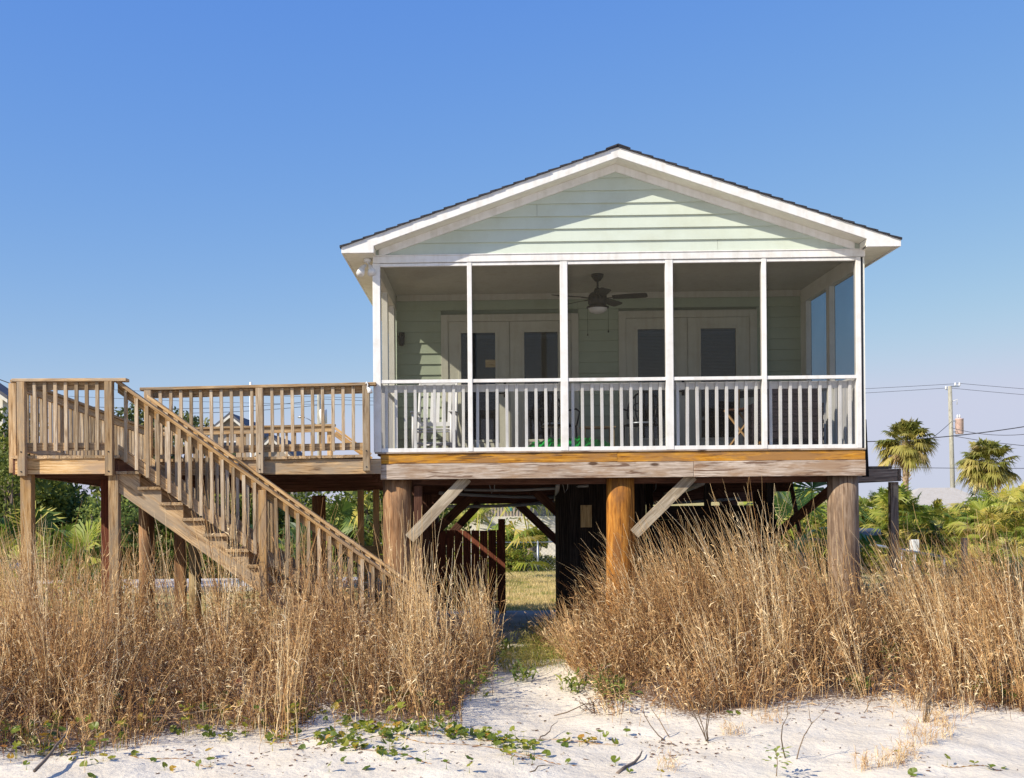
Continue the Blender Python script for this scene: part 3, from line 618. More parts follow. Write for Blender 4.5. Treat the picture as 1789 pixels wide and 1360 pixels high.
# roof: shingle slabs, fascias, soffits
R0, R1 = -0.345, 6.51; YF = -0.30; YB = DEP + 0.3
def roof_slab(sgn, z0, th, ov, y0, y1, nm, mat, ins=0.0):
    xe = (R0 - ov) if sgn < 0 else (R1 + ov); m_ = MB()
    ze = rz_(xe, z0)
    a = [(xe, ze), (XA, z0), (XA, z0 + th), (xe, ze + th)]
    if sgn > 0: a = a[::-1]
    m_.prism(a, y0, y1); return m_.build(nm, mat, HS)
for sg in (-1, 1):
    roof_slab(sg, 5.800, 0.028, -0.012, YF + 0.03, YB, 'roof_deck', M['dark'])
    # shingle courses, slightly stepped
    m_ = MB(); n = 24; Lx = (XA - (R0 - 0.02))
    for k in range(n):
        t0, t1 = k / n, (k + 1.12) / n
        xa, xb = (R0 - 0.02 + Lx * t0), min(R0 - 0.02 + Lx * t1, XA)
        if sg > 0: xa, xb = 2 * XA - xa, 2 * XA - xb
        j = random.uniform(-0.006, 0.006); za, zb = rz_(xa, 5.832), rz_(xb, 5.832)
        poly = [(xa, za), (xb, zb - 0.004), (xb, zb + 0.010), (xa, za + 0.026)]
        if sg > 0: poly = poly[::-1]
        m_.prism(poly, YF - 0.035 + j, YB + 0.03)
    m_.build('roof_shingles', M['shingle'], HS)
mb = MB(); mb.prism([(XA - 0.15, 5.798), (XA, 5.846), (XA + 0.15, 5.798), (XA + 0.15, 5.812), (XA, 5.866), (XA - 0.15, 5.812)][::-1], YF - 0.042, YB + 0.03); mb.build('ridge_cap', M['shingle'], HS)
def rake(y0, y1, nm, mat, ztop, zbot, lo, hi, flat=None):
    for sg in (-1, 1):
        xe = lo if sg < 0 else hi; m_ = MB()
        pts = [(XA, ztop), (xe, rz_(xe, ztop))]
        if flat:                                       # squared heel down to the eave soffit
            xi = (0.055 if sg < 0 else 6.096); fz = flat if sg < 0 else flat - 0.01
            pts += [(xe, fz), (xi, fz), (xi, rz_(xi, zbot)), (XA, zbot)]
        else: pts += [(xe, rz_(xe, zbot)), (XA, zbot)]
        if sg < 0: pts = pts[::-1]
        m_.prism(pts[::-1], y0, y1); m_.build(nm, mat, HS, bevel=0.003)
rake(YF - 0.012, YF + 0.028, 'rake_fascia', M['white'], 5.834, 5.706, R0, R1, 4.573)
rake(YB - 0.03, YB + 0.01, 'rear_fascia', M['white'], 5.834, 5.706, R0, R1, 4.573)
rake(-0.024, 0.018, 'frieze_board', M['white'], 5.712, 5.615, 0.09, 6.045)
for sg in (-1, 1):                                     # sloping soffit under the front overhang
    m_ = MB(); xe = 0.055 if sg < 0 else 6.096
    p = [(XA, 5.712), (xe, rz_(xe, 5.712)), (xe, rz_(xe, 5.735)), (XA, 5.735)]
    if sg < 0: p = p[::-1]
    m_.prism(p[::-1], YF + 0.029, -0.001); m_.build('rake_soffit', M['cream'], HS)
for sx, a, b in ((-1, R0 + 0.022, 0.03), (1, 6.14, R1 - 0.022)):
    m_ = MB(); m_.box(a, b, YF + 0.03, YB - 0.03, 4.578, 4.592); m_.build('eave_soffit', M['cream'], HS)
    m_ = MB()
    if sx < 0: m_.box(R0, R0 + 0.02, YF + 0.03, YB - 0.03, 4.572, 4.668)
    else: m_.box(R1 - 0.02, R1, YF + 0.03, YB - 0.03, 4.566, 4.660)
    m_.build('eave_fascia', M['white'], HS)
    m_ = MB()                                           # boxed return behind the heel
    if sx < 0: m_.prism([(0.03, 4.594), (0.053, 4.594), (0.053, rz_(0.053, 5.71)), (0.03, rz_(0.03, 5.71))][::-1], YF + 0.03, -0.03)
    else: m_.prism([(6.098, 4.594), (6.12, 4.594), (6.12, rz_(6.12, 5.71)), (6.098, rz_(6.098, 5.71))][::-1], YF + 0.03, -0.03)
    m_.build('soffit_return', M['cream'], HS)
# right-hand side landing behind the house
mb = MB(); mb.box(6.20, 7.36, 2.2, 2.24, 1.73, 1.91); mb.box(7.37, 7.41, 2.2, 4.4, 1.73, 1.91); mb.box(6.22, 7.30, 2.26, 4.4, 1.915, 1.95); mb.build('side_landing', M['landing'], HS)
mb = MB(); mb.box(7.28, 7.39, 2.25, 2.36, -0.8, 1.72); mb.build('landing_post', M['landing'], HS)
mb = MB(); mb.bar((6.60, 1.3, 1.78), (6.57, 1.3, 2.56), 0.07, 0.07, (0, 1, 0)); mb.bar((6.60, 1.3, 1.90), (6.60, 2.2, 1.90), 0.05, 0.09); mb.build('side_step_post', M['dark'], HS)

def HW(x, y, z):
    """house-local point -> world"""
    c, s = math.cos(-PHI), math.sin(-PHI); return Vector((-1.0489 + x * c - y * s, 14.1125 + x * s + y * c, z))

# ============================================================ THINGS ON THE PORCH
def fan():
    t = thing('ceiling_fan', 'dark bronze ceiling fan with a frosted bowl lamp hanging over the porch', 'ceiling fan', HW(2.952, 1.1, 4.552), -PHI)
    m_ = MB(); m_.lathe((0, 0, 0), [(0.0, 0), (0.085, 0), (0.082, -0.03), (0.045, -0.085), (0.018, -0.10), (0.0, -0.10)], 20); m_.build('canopy', M['bronze'], t, True)
    m_ = MB(); m_.tube([(0, 0, -0.09), (0, 0, -0.22)], 0.014, 10); m_.build('downrod', M['bronze'], t, True)
    m_ = MB(); m_.lathe((0, 0, 0), [(0.0, -0.19), (0.04, -0.19), (0.05, -0.235), (0.09, -0.25), (0.125, -0.29), (0.132, -0.36), (0.125, -0.40), (0.11, -0.435), (0.0, -0.435)], 24); m_.build('motor', M['bronze'], t, True)
    m_ = MB(); m_.lathe((0, 0, 0), [(0.0, -0.437), (0.15, -0.437), (0.152, -0.455), (0.13, -0.46), (0.0, -0.46)], 24); m_.build('lamp_ring', M['bronze'], t, True)
    m_ = MB(); m_.lathe((0, 0, 0), [(0.128, -0.46), (0.118, -0.49), (0.09, -0.515), (0.045, -0.53), (0.0, -0.533)], 24); m_.build('lamp_bowl', M['milk'], t, True)
    for k in range(5):
        a = math.radians(-14 + 72 * k); c, s = math.cos(a), math.sin(a)
        m_ = MB(); pts = []
        for u, wv in ((0.20, 0.05), (0.26, 0.060), (0.50, 0.072), (0.64, 0.068), (0.67, 0.04)): pts.append((u, wv))
        up = [(u * c - wv * s, u * s + wv * c, -0.315 - 0.25 * wv) for u, wv in pts]; dn = [(u * c + wv * s, u * s - wv * c, -0.315 + 0.25 * wv) for u, wv in pts[::-1]]
        ring = up + dn; n = len(ring); vs = ring + [(x, y, z - 0.008) for x, y, z in ring]
        m_.add(vs, [tuple(range(n)), tuple(range(2 * n - 1, n - 1, -1))] + [((i + 1) % n, i, n + i, n + (i + 1) % n) for i in range(n)])
        b = m_.build('fan_blade', M['blade'], t)
        m_ = MB(); m_.bar((0.11 * c, 0.11 * s, -0.33), (0.24 * c, 0.24 * s, -0.325), 0.03, 0.01); m_.build('blade_iron', M['bronze'], b)
    for x, z in ((-0.14, -0.80), (0.14, -0.76)):
        m_ = MB(); m_.tube([(x, -0.02, -0.455), (x, -0.02, z)], 0.0022, 5); m_.lathe((x, -0.02, z - 0.03), [(0, 0.035), (0.008, 0.02), (0.010, 0.0), (0, -0.005)], 8); m_.build('pull_chain', M['bronze'], t, True)
fan()

def rocking_chair():
    t = thing('rocking_chair', 'white slat back rocking chair in the left corner of the porch', 'rocking chair', HW(0.70, 1.78, 2.106), -PHI - 0.10)
    W = 0.27
    m_ = MB()
    for k in range(7): m_.bar((-W + 0.02, -0.24 + k * 0.07, 0.40 + 0.003 * k), (W - 0.02, -0.24 + k * 0.07, 0.40 + 0.003 * k), 0.058, 0.02)
    m_.build('seat', M['plasticw'], t)
    for x in (-W, W):
        m_ = MB(); m_.tube([(x, 0.22, 0.05), (x, 0.24, 0.45), (x, 0.32, 0.80), (x, 0.40, 1.12)], [0.022, 0.024, 0.022, 0.018], 10); m_.build('back_upright', M['plasticw'], t, True)
        m_ = MB(); m_.tube([(x, -0.26, 0.03), (x, -0.26, 0.30), (x, -0.26, 0.63)], [0.020, 0.026, 0.020], 10); m_.build('leg', M['plasticw'], t, True)
        m_ = MB(); m_.bar((x, -0.32, 0.64), (x, 0.26, 0.66), 0.075, 0.024); m_.build('armrest', M['plasticw'], t, bevel=0.006)
        m_ = MB(); m_.tube([(x, -0.48, 0.07), (x, -0.25, 0.022), (x, 0.0, 0.012), (x, 0.25, 0.025), (x, 0.55, 0.10)], 0.016, 8); m_.build('rocker', M['plasticw'], t, True)
    m_ = MB(); m_.bar((-W, 0.40, 1.06), (W, 0.40, 1.06), 0.03, 0.12); m_.bar((-W, 0.25, 0.50), (W, 0.25, 0.50), 0.03, 0.06); m_.build('back_rail', M['plasticw'], t)
    for k in range(5):
        x = -0.17 + 0.085 * k; m_ = MB(); m_.bar((x, 0.26, 0.53), (x, 0.39, 1.0), 0.05, 0.012, (0, 1, 0)); m_.build('back_slat', M['plasticw'], t)
    m_ = MB()
    for z, y in ((0.20, -0.26), (0.20, 0.22), (0.36, -0.26)): m_.tube([(-W, y, z), (W, y, z)], 0.012, 8)
    m_.build('stretcher', M['plasticw'], t, True)
rocking_chair()

def scroll_chair(loc, rz, label, cushion=True):
    t = thing('patio_chair', label, 'chair', loc, rz, 'dark metal chairs on the porch')
    m_ = MB(); m_.lathe((0, 0, 0), [(0, 0.44), (0.22, 0.44), (0.235, 0.43), (0.22, 0.415), (0, 0.415)], 20); m_.build('seat', M['black'], t)
    m_ = MB(); arch = [(0.24 * math.cos(a), 0.20 + 0.04 * math.sin(a), 0.62 + 0.30 * math.sin(a)) for a in np.linspace(-0.3, math.pi + 0.3, 15)]; m_.tube(arch, 0.014, 8)
    for k in range(-3, 4):
        x = 0.06 * k; m_.tube([(x * 0.6, 0.19, 0.44), (x, 0.205, 0.6), (x * 1.1, 0.22, 0.62 + 0.29 * math.sqrt(max(0.05, 1 - (x / 0.24) ** 2)))], 0.009, 6)
    for x in (-0.1, 0.1):
        m_.tube([(x + 0.055 * math.cos(a), 0.20, 0.70 + 0.055 * math.sin(a)) for a in np.linspace(0, 6.28, 13)], 0.008, 6)
    m_.build('backrest', M['black'], t, True)
    for x in (-0.2, 0.2):
        for y in (-0.18, 0.19):
            m_ = MB(); m_.tube([(x, y, 0.43), (x * 1.05, y * 1.05, 0.2), (x * 1.2, y * 1.2, 0.01)], 0.013, 8); m_.build('leg', M['black'], t, True)
        m_ = MB(); m_.tube([(x * 1.1, -0.17, 0.43), (x * 1.25, -0.2, 0.62), (x * 1.3, -0.1, 0.67), (x * 1.25, 0.18, 0.66)], 0.012, 8); m_.build('armrest', M['black'], t, True)
    if cushion: m_ = MB(); m_.lathe((0, 0, 0), [(0, 0.475), (0.17, 0.473), (0.20, 0.46), (0.20, 0.445), (0, 0.442)], 20); m_.build('cushion', M['galv'], t, True)
scroll_chair(HW(2.42, 1.62, 2.106), -PHI + 0.5, 'dark metal chair beside the tallest white post, turned to the small table')
scroll_chair(HW(3.60, 1.62, 2.106), -PHI - 0.35, 'dark metal chair with rounded scroll back before the right door pair')
def side_table():
    t = thing('side_table', 'small pale wooden table between the two dark metal chairs', 'table', HW(3.0, 1.75, 2.106), -PHI)
    m_ = MB()
    for k in range(4): m_.box(-0.24, 0.24, -0.2 + k * 0.1, -0.2 + k * 0.1 + 0.092, 0.40, 0.42)
    m_.build('tabletop', M['paleply'], t)
    for x in (-0.2, 0.2):
        for y in (-0.16, 0.16): m_ = MB(); m_.box(x - 0.018, x + 0.018, y - 0.018, y + 0.018, 0.0, 0.399); m_.build('leg', M['paleply'], t)
side_table()
def tarp():
    m_ = MB(); n = 46; k_ = 10; vs = []; fs = []
    for i in range(n):
        x = 1.92 + (3.10 - 1.92) * i / (n - 1); env = math.sin(math.pi * min(1, (i + 0.5) / (n) * 1.0)) ** 0.35
        for j in range(k_):
            a = math.pi * j / (k_ - 1); rr = env * (0.20 + 0.030 * math.sin(i * 0.9 + 2 * j) + 0.018 * math.sin(i * 2.1))
            vs.append((x + 0.01 * math.sin(j * 2 + i), 0.48 + 0.20 * math.cos(a) * (0.8 + 0.2 * env), 2.104 + max(0, rr) * math.sin(a)))
    for i in range(n - 1):
        for j in range(k_ - 1): fs.append((i * k_ + j, i * k_ + j + 1, (i + 1) * k_ + j + 1, (i + 1) * k_ + j))
    m_.add(vs, fs); o = m_.build('tarp', M['green'], smooth=True); o.location = (0, 0, 0)
    o.matrix_world = Matrix.Translation(Vector((-1.0489, 14.1125, 0))) @ Matrix.Rotation(-PHI, 4, 'Z')
    tag(o, 'bright green crumpled tarp lying on the porch floor behind the railing', 'tarp')
tarp()
def director_chair():
    t = thing('folding_chair', 'folding wooden director chair with dark seat right of the right door', 'chair', HW(5.02, 1.35, 2.106), -PHI - 0.7)
    for y in (-0.2, 0.2):
        for s_ in (-1, 1): m_ = MB(); m_.bar((s_ * 0.24, y, 0.02), (-s_ * 0.24, y, 0.60), 0.022, 0.04, (0, 1, 0)); m_.build('leg', M['newer'], t)
    m_ = MB(); m_.bar((-0.25, 0, 0.61), (0.25, 0, 0.61), 0.42, 0.02); m_.build('seat', M['under'], t)
    for x in (-0.25, 0.25): m_ = MB(); m_.bar((x, 0.2, 0.60), (x, 0.24, 0.92), 0.03, 0.03, (0, 1, 0)); m_.build('back_post', M['newer'], t)
    m_ = MB(); m_.bar((-0.25, 0.235, 0.85), (0.25, 0.235, 0.85), 0.012, 0.10); m_.build('backrest', M['black'], t)
director_chair()
def wicker_sofa():
    t = thing('wicker_loveseat', 'dark wicker loveseat behind the rightmost railing bay', 'sofa', HW(5.42, 0.72, 2.106), -PHI)
    m_ = MB()
    for k in range(16): m_.bar((-0.42, -0.02 + 0.01 * (k % 2), 0.10 + k * 0.049), (0.36, -0.02 + 0.01 * (k % 2), 0.10 + k * 0.049), 0.03, 0.046)
    m_.build('backrest', M['wicker'], t)
    m_ = MB(); m_.box(-0.42, 0.36, 0.02, 0.55, 0.30, 0.42); m_.build('seat', M['wicker'], t, bevel=0.02)
    for x in (-0.46, 0.40):
        m_ = MB()
        for k in range(10): m_.bar((x + 0.008 * (k % 2), -0.03, 0.12 + k * 0.055), (x + 0.008 * (k % 2), 0.55, 0.12 + k * 0.055), 0.06, 0.05)
        m_.build('armrest', M['wicker'], t)
        for y in (0.0, 0.5): m_ = MB(); m_.box(x - 0.025, x + 0.025, y - 0.025, y + 0.025, 0.0, 0.12); m_.build('leg', M['wicker'], t)
wicker_sofa()
mb = MB(); mb.box(-0.075, 0.075, -0.004, 0, 0, 0.11); o = mb.build('paper_note', M['paleply']); o.location = HW(1.50, PD - 0.016, 3.47); tag(o, 'small cream paper note stuck on the glass of the leftmost door leaf', 'note')
mb = MB(); mb.box(-0.06, 0.06, -0.05, 0.05, 0, 0.12); o = mb.build('box', M['amber'], bevel=0.006); o.location = HW(4.99, 0.40, 2.106); tag(o, 'small yellow box on the floor beside the dark loveseat', 'box')

def lantern():
    t = thing('wall_lantern', 'small dark lantern mounted on the porch wall above the rocking chair', 'lamp', HW(0.19, PD - 0.02, 3.93), -PHI)
    m_ = MB(); m_.box(-0.04, 0.04, -0.02, 0.0, -0.07, 0.07); m_.tube([(0, -0.02, 0.03), (0, -0.08, 0.06), (0, -0.11, 0.03)], 0.009, 6); m_.build('bracket', M['black'], t)
    m_ = MB(); m_.lathe((0, -0.11, 0), [(0, 0.05), (0.02, 0.045), (0.055, 0.0), (0.05, -0.005), (0.04, -0.12), (0.03, -0.14), (0, -0.145)], 8); m_.build('lantern_body', M['black'], t)
lantern()
def floodlight():
    t = thing('floodlight', 'white twin headed floodlight fixed under the left eave', 'floodlight', HW(-0.06, 0.05, 4.42), -PHI)
    m_ = MB(); m_.lathe((0, 0, 0), [(0, 0.155), (0.05, 0.155), (0.055, 0.13), (0.03, 0.11), (0, 0.11)], 14); m_.tube([(0, 0, 0.12), (0.04, 0, 0.05)], 0.014, 8); m_.build('mount', M['plasticw'], t, True)
    for x in (-0.075, 0.055):
        m_ = MB(); m_.tube([(x * 0.3, 0, 0.08), (x * 0.8, -0.02, 0.05), (x, -0.05, 0.0), (x * 1.1, -0.10, -0.05)], [0.018, 0.03, 0.045, 0.052], 14); m_.build('lamp_head', M['plasticw'], t, True)
floodlight()
def rail_lamp():
    t = thing('spotlight', 'small white spotlight clamped to the end post of the deck railing', 'spotlight', (-1.13, 13.97, 2.86))
    m_ = MB(); m_.tube([(0.0, 0, 0.11), (0.015, -0.02, 0.13), (0.03, -0.03, 0.10), (0.02, -0.03, 0.04)], 0.008, 8); m_.build('arm', M['plasticw'], t, True)
    m_ = MB(); m_.tube([(0.03, -0.03, 0.06), (0.055, -0.045, 0.03), (0.06, -0.05, -0.01)], [0.012, 0.03, 0.034], 12); m_.build('lamp_head', M['plasticw'], t, True)
rail_lamp()

# ============================================================ THE DECK (world coordinates)
DK = thing('wooden_deck', 'weathered wooden deck with baluster railing left of the house', 'deck')
def zd(x, y):
    if y < 13.99: return 2.065 + 0.006 * max(0, (-x - 4.5))
    return 2.092 - 0.0150 * (-1.05 - x) - 0.040 * max(0, y - 14.2)
mb = MB(); x = -5.22
while x < -1.14:                                          # boards run front to back
    y0 = 13.08 if x < -4.0 else 14.0; w_ = 0.137
    mb.bar((x + w_ / 2, y0 + random.uniform(-.006, .006), zd(x, 13.5 if x < -4 else 14.1) - 0.018), (x + w_ / 2, 14.6 if x < -4 else 19.0, (zd(x, 14.6) if x < -4 else zd(x, 19)) - 0.018), w_, 0.036)
    if x < -4.0: mb.bar((x + w_ / 2, 14.605, zd(x, 14.6) - 0.018), (x + w_ / 2, 19.0, zd(x, 19) - 0.018), w_, 0.036)
    x += 0.141
mb.build('decking', M['deck'], DK)
mb = MB(); mb.bar((-5.18, 13.12, 1.942), (-4.03, 13.12, 1.938), 0.04, 0.185); mb.build('landing_fascia', M['newer'], DK, bevel=0.003)
mb = MB(); mb.bar((-4.03, 14.06, 1.942), (-0.95, 14.06, 1.985 - 0.045), 0.04, 0.19); mb.build('front_fascia', M['deck'], DK, bevel=0.003)
mb = MB(); mb.bar((-5.20, 13.13, 1.94), (-5.20, 19.0, 1.76), 0.04, 0.19); mb.bar((-5.2, 19.0, 1.76), (-1.1, 19.0, 1.80), 0.04, 0.19); mb.bar((-4.01, 13.16, 1.93), (-4.01, 14.03, 1.93), 0.04, 0.18); mb.build('side_fascia', M['under'], DK)
mb = MB(); y = 13.5
while y < 18.9:
    x1 = -4.04 if y < 14.03 else -1.16; zz = zd(-3, max(y, 14.1)) - 0.045 - 0.09; mb.bar((-5.17, y, zz - 0.02), (x1, y, zz + (0.03 if y > 14 else 0)), 0.04, 0.17); y += 0.36
mb.build('deck_joists', M['under'], DK)

def deck_rail(p0, p1, posts, n, out, cap_ext=(0.05, 0.05), bm='baluster', postdrop=0.2, capw=0.14, top=0.90):
    """p0,p1 floor-level ends; out = unit vector to the outside face where the balusters hang"""
    p0, p1, out = Vector(p0), Vector(p1), Vector(out); d = (p1 - p0); L = d.length; d.normalize(); up = Vector((0, 0, 1))
    m_ = MB(); m_.bar(p0 - d * cap_ext[0] + up * (top - 0.019) + out * 0.02, p1 + d * cap_ext[1] + up * (top - 0.019) + out * 0.02, capw, 0.038); m_.build('rail_cap', M['deck'], DK, bevel=0.005)
    m_ = MB(); m_.bar(p0 + up * (top - 0.085), p1 + up * (top - 0.085), 0.038, 0.09); m_.build('top_rail', M['deck'], DK)
    m_ = MB(); m_.bar(p0 + up * 0.105, p1 + up * 0.105, 0.038, 0.09); m_.build('bottom_rail', M['deck'], DK)
    for k in range(n):
        q = p0 + d * (L * (k + 0.5) / n) + out * 0.039
        if any(abs((q - p0).dot(d) - t) < 0.075 for t in posts): continue
        j = d * random.uniform(-0.004, 0.004)
        m_ = MB(); m_.bar(q + up * (0.055 + random.uniform(-.008, .008)) + j, q + up * (top - 0.045) - j, 0.038, 0.038, out); m_.build('baluster', M[bm], DK)
    for t in posts:
        q = p0 + d * t + out * 0.066
        m_ = MB(); m_.bar(q - up * postdrop, q + up * (top - 0.041), 0.09, 0.09, out); rp = m_.build('rail_post', M['baluster'] if random.random() < 0.5 else M['deck'], DK, bevel=0.004)
        for zz in (-postdrop + 0.05, 0.04): m_ = MB(); m_.tube([q + up * zz + out * 0.044, q + up * zz + out * 0.050], 0.009, 8); m_.build('bolt', M['black'], rp)
deck_rail((-5.12, 13.12, 2.068), (-4.02, 13.12, 2.064), (0.045, 1.065), 9, (0, -1, 0), (0.07, 0.17), postdrop=0.24)
deck_rail((-3.90, 14.06, zd(-3.9, 14.1)), (-1.10, 14.06, zd(-1.1, 14.1)), (0.045, 1.44, 2.775), 22, (0, -1, 0), (0.06, 0.10), postdrop=0.21)
deck_rail((-5.16, 13.16, 2.068), (-5.16, 18.95, zd(-5.16, 18.95)), (0.03, 1.5, 3.0, 4.4, 5.7), 38, (-1, 0, 0), (0.02, 0.05))
deck_rail((-5.1, 18.95, zd(-5.1, 18.95)), (-2.1, 18.95, zd(-2.1, 18.95)), (0.1, 1.4, 2.95), 21, (0, 1, 0), (0.05, 0.05), top=0.93)
# short stair rail going down behind the far end of the deck
mb = MB(); mb.bar((-2.06, 18.96, 2.75), (-1.45, 18.96, 2.30), 0.09, 0.04); mb.bar((-2.06, 18.96, 2.66), (-1.45, 18.96, 2.21), 0.04, 0.09); mb.bar((-2.0, 18.96, 2.1), (-1.45, 18.96, 1.7), 0.04, 0.12); mb.build('rear_stair_rail', M['newer'], DK)
# supports
def dpost(x, y, zt, w_, mat, nm='support_post'):
    m_ = MB(); m_.box(x - w_ / 2, x + w_ / 2, y - w_ / 2, y + w_ / 2, -0.9, zt); m_.build(nm, mat, DK, bevel=0.004)
dpost(-5.08, 13.22, 1.845, 0.13, M['newer']); dpost(-4.05, 13.22, 1.84, 0.115, M['deck'])
dpost(-4.45, 14.2, 1.80, 0.12, M['red']); dpost(-3.82, 15.4, 1.75, 0.14, M['pile_brown']); dpost(-1.35, 18.7, 1.7, 0.10, M['newer']); dpost(-1.6, 18.6, 1.7, 0.10, M['newer'])
for _x, _y, _z in ((-4.42, 15.9, 1.75), (-2.2, 17.8, 1.6)): mb = MB(); mb.tube([(_x, _y, -0.9), (_x, _y, _z)], 0.11, 20); mb.build('round_support', M['pile_brown'], DK, True)
mb = MB(); mb.tube([(-3.62, 15.4, -0.9), (-3.62, 15.4, 1.05)], 0.085, 20); mb.build('short_piling', M['paleply'], DK, True)
# slatted bin under the deck
t = thing('slatted_bin', 'yellowish slatted wooden bin under the deck beside the left piling', 'bin', (-1.15, 17.4, 0))
mb = MB()
for k in range(5): mb.box(-0.40, 0.32, 0, 0.02, 0.10 + k * 0.145, 0.10 + k * 0.145 + 0.125); mb.box(0.33, 0.35, 0, 0.6, 0.10 + k * 0.145, 0.10 + k * 0.145 + 0.125)
mb.build('slats', M['paleply'], t)
for x in (-0.40, 0.29):
    mb = MB(); mb.box(x, x + 0.06, 0.022, 0.08, -0.55, 0.85); mb.build('corner_post', M['paleply'], t)

# ---------------- stairs
ST = thing('wooden_staircase', 'long wooden staircase descending from the deck landing to the sand', 'staircase')
RS, RN = 0.186, 0.257; SX = -4.02; NT = 13; YA, YBk = 13.20, 13.98
for k in range(1, NT + 1):
    z = 2.065 - RS * k; x0 = SX + RN * (k - 1)
    m_ = MB(); m_.bar((x0 + 0.068, YA - 0.045, z - 0.019), (x0 + 0.068, YBk + 0.03, z - 0.019), 0.134, 0.037); m_.bar((x0 + 0.210, YA - 0.045, z - 0.019), (x0 + 0.210, YBk + 0.03, z - 0.019), 0.138, 0.037)
    m_.build('tread', M['deck'], ST, bevel=0.003)
for y in (YA, YBk - 0.04):
    top = []; bot = []
    for k in range(1, NT + 1):
        z = 2.065 - RS * k - 0.0385; x0 = SX + RN * (k - 1) + 0.012
        top += [(x0, z), (x0 + RN, z)]
    xe = top[-1][0]; m_ = MB()
    # notched stringer as stacked quads: each step column
    for k in range(1, NT + 1):
        z = 2.065 - RS * k - 0.0385; xa = SX + RN * (k - 1) + 0.012; xb = xa + RN
        lo = lambda x_: 2.065 - RS / RN * (x_ - SX) - 0.42
        za, zb_ = lo(xa), lo(xb)
        vs = [(xa, y, za), (xb, y, zb_), (xb, y, z), (xa, y, z), (xa, y + 0.04, za), (xb, y + 0.04, zb_), (xb, y + 0.04, z), (xa, y + 0.04, z)]
        sl_ = Vector((RN, 0, -RS)).normalized(); nn = Vector((RS, 0, RN)).normalized()
        g = [(Vector(p).dot(sl_), p[1], Vector(p).dot(nn)) for p in vs]
        kk = len(m_.v)
        for i, p in enumerate(vs): m_.v.append(p); m_.g.append(g[i]); m_.r.append(0.75)
        fs = [(0, 1, 2, 3), (5, 4, 7, 6), (1, 0, 4, 5), (3, 2, 6, 7)]
        fs.append((0, 3, 7, 4)); fs.append((2, 1, 5, 6))
        m_.f += [tuple(kk + i for i in f) for f in fs]
    m_.build('stringer', M['deck'], ST)
def stair_rail(y, x0, x1, outy):
    def zl(x): return 2.965 - RS / RN * (x + 4.0)
    a, b = (x0, y, zl(x0)), (x1, y, zl(x1))
    m_ = MB(); m_.bar((x0, y + outy * 0.02, zl(x0) - 0.02), (x1, y + outy * 0.02, zl(x1) - 0.02), 0.14, 0.036, cut=(1, 0, 0)); m_.build('handrail', M['newer'], ST, bevel=0.004)
    m_ = MB(); m_.bar((x0, y, zl(x0) - 0.095), (x1, y, zl(x1) - 0.095), 0.038, 0.088, cut=(1, 0, 0)); m_.build('top_rail', M['newer'], ST)
    m_ = MB(); m_.bar((x0, y, zl(x0) - 0.835), (x1, y, zl(x1) - 0.835), 0.038, 0.12, cut=(1, 0, 0)); m_.build('bottom_rail', M['deck'], ST)
    x = x0 + 0.10
    posts = [-2.275, -0.55]
    while x < x1 - 0.04:
        if not any(abs(x - p) < 0.08 for p in posts):
            j = random.uniform(-.003, .003); m_ = MB(); m_.bar((x + j, y + outy * 0.039, zl(x) - 0.90), (x - j, y + outy * 0.039, zl(x) - 0.058), 0.038, 0.038, (0, 1, 0)); m_.build('stair_baluster', M['baluster'], ST)
        x += 0.1257
    for p in posts:
        m_ = MB(); m_.bar((p, y + outy * 0.066, zl(p) - 1.5), (p, y + outy * 0.066, zl(p) - 0.075), 0.09, 0.09, (0, 1, 0)); m_.build('stair_post', M['newer'], ST, bevel=0.004)
stair_rail(13.17, -3.985, -0.30, -1); stair_rail(13.97, -3.84, -0.30, -1)

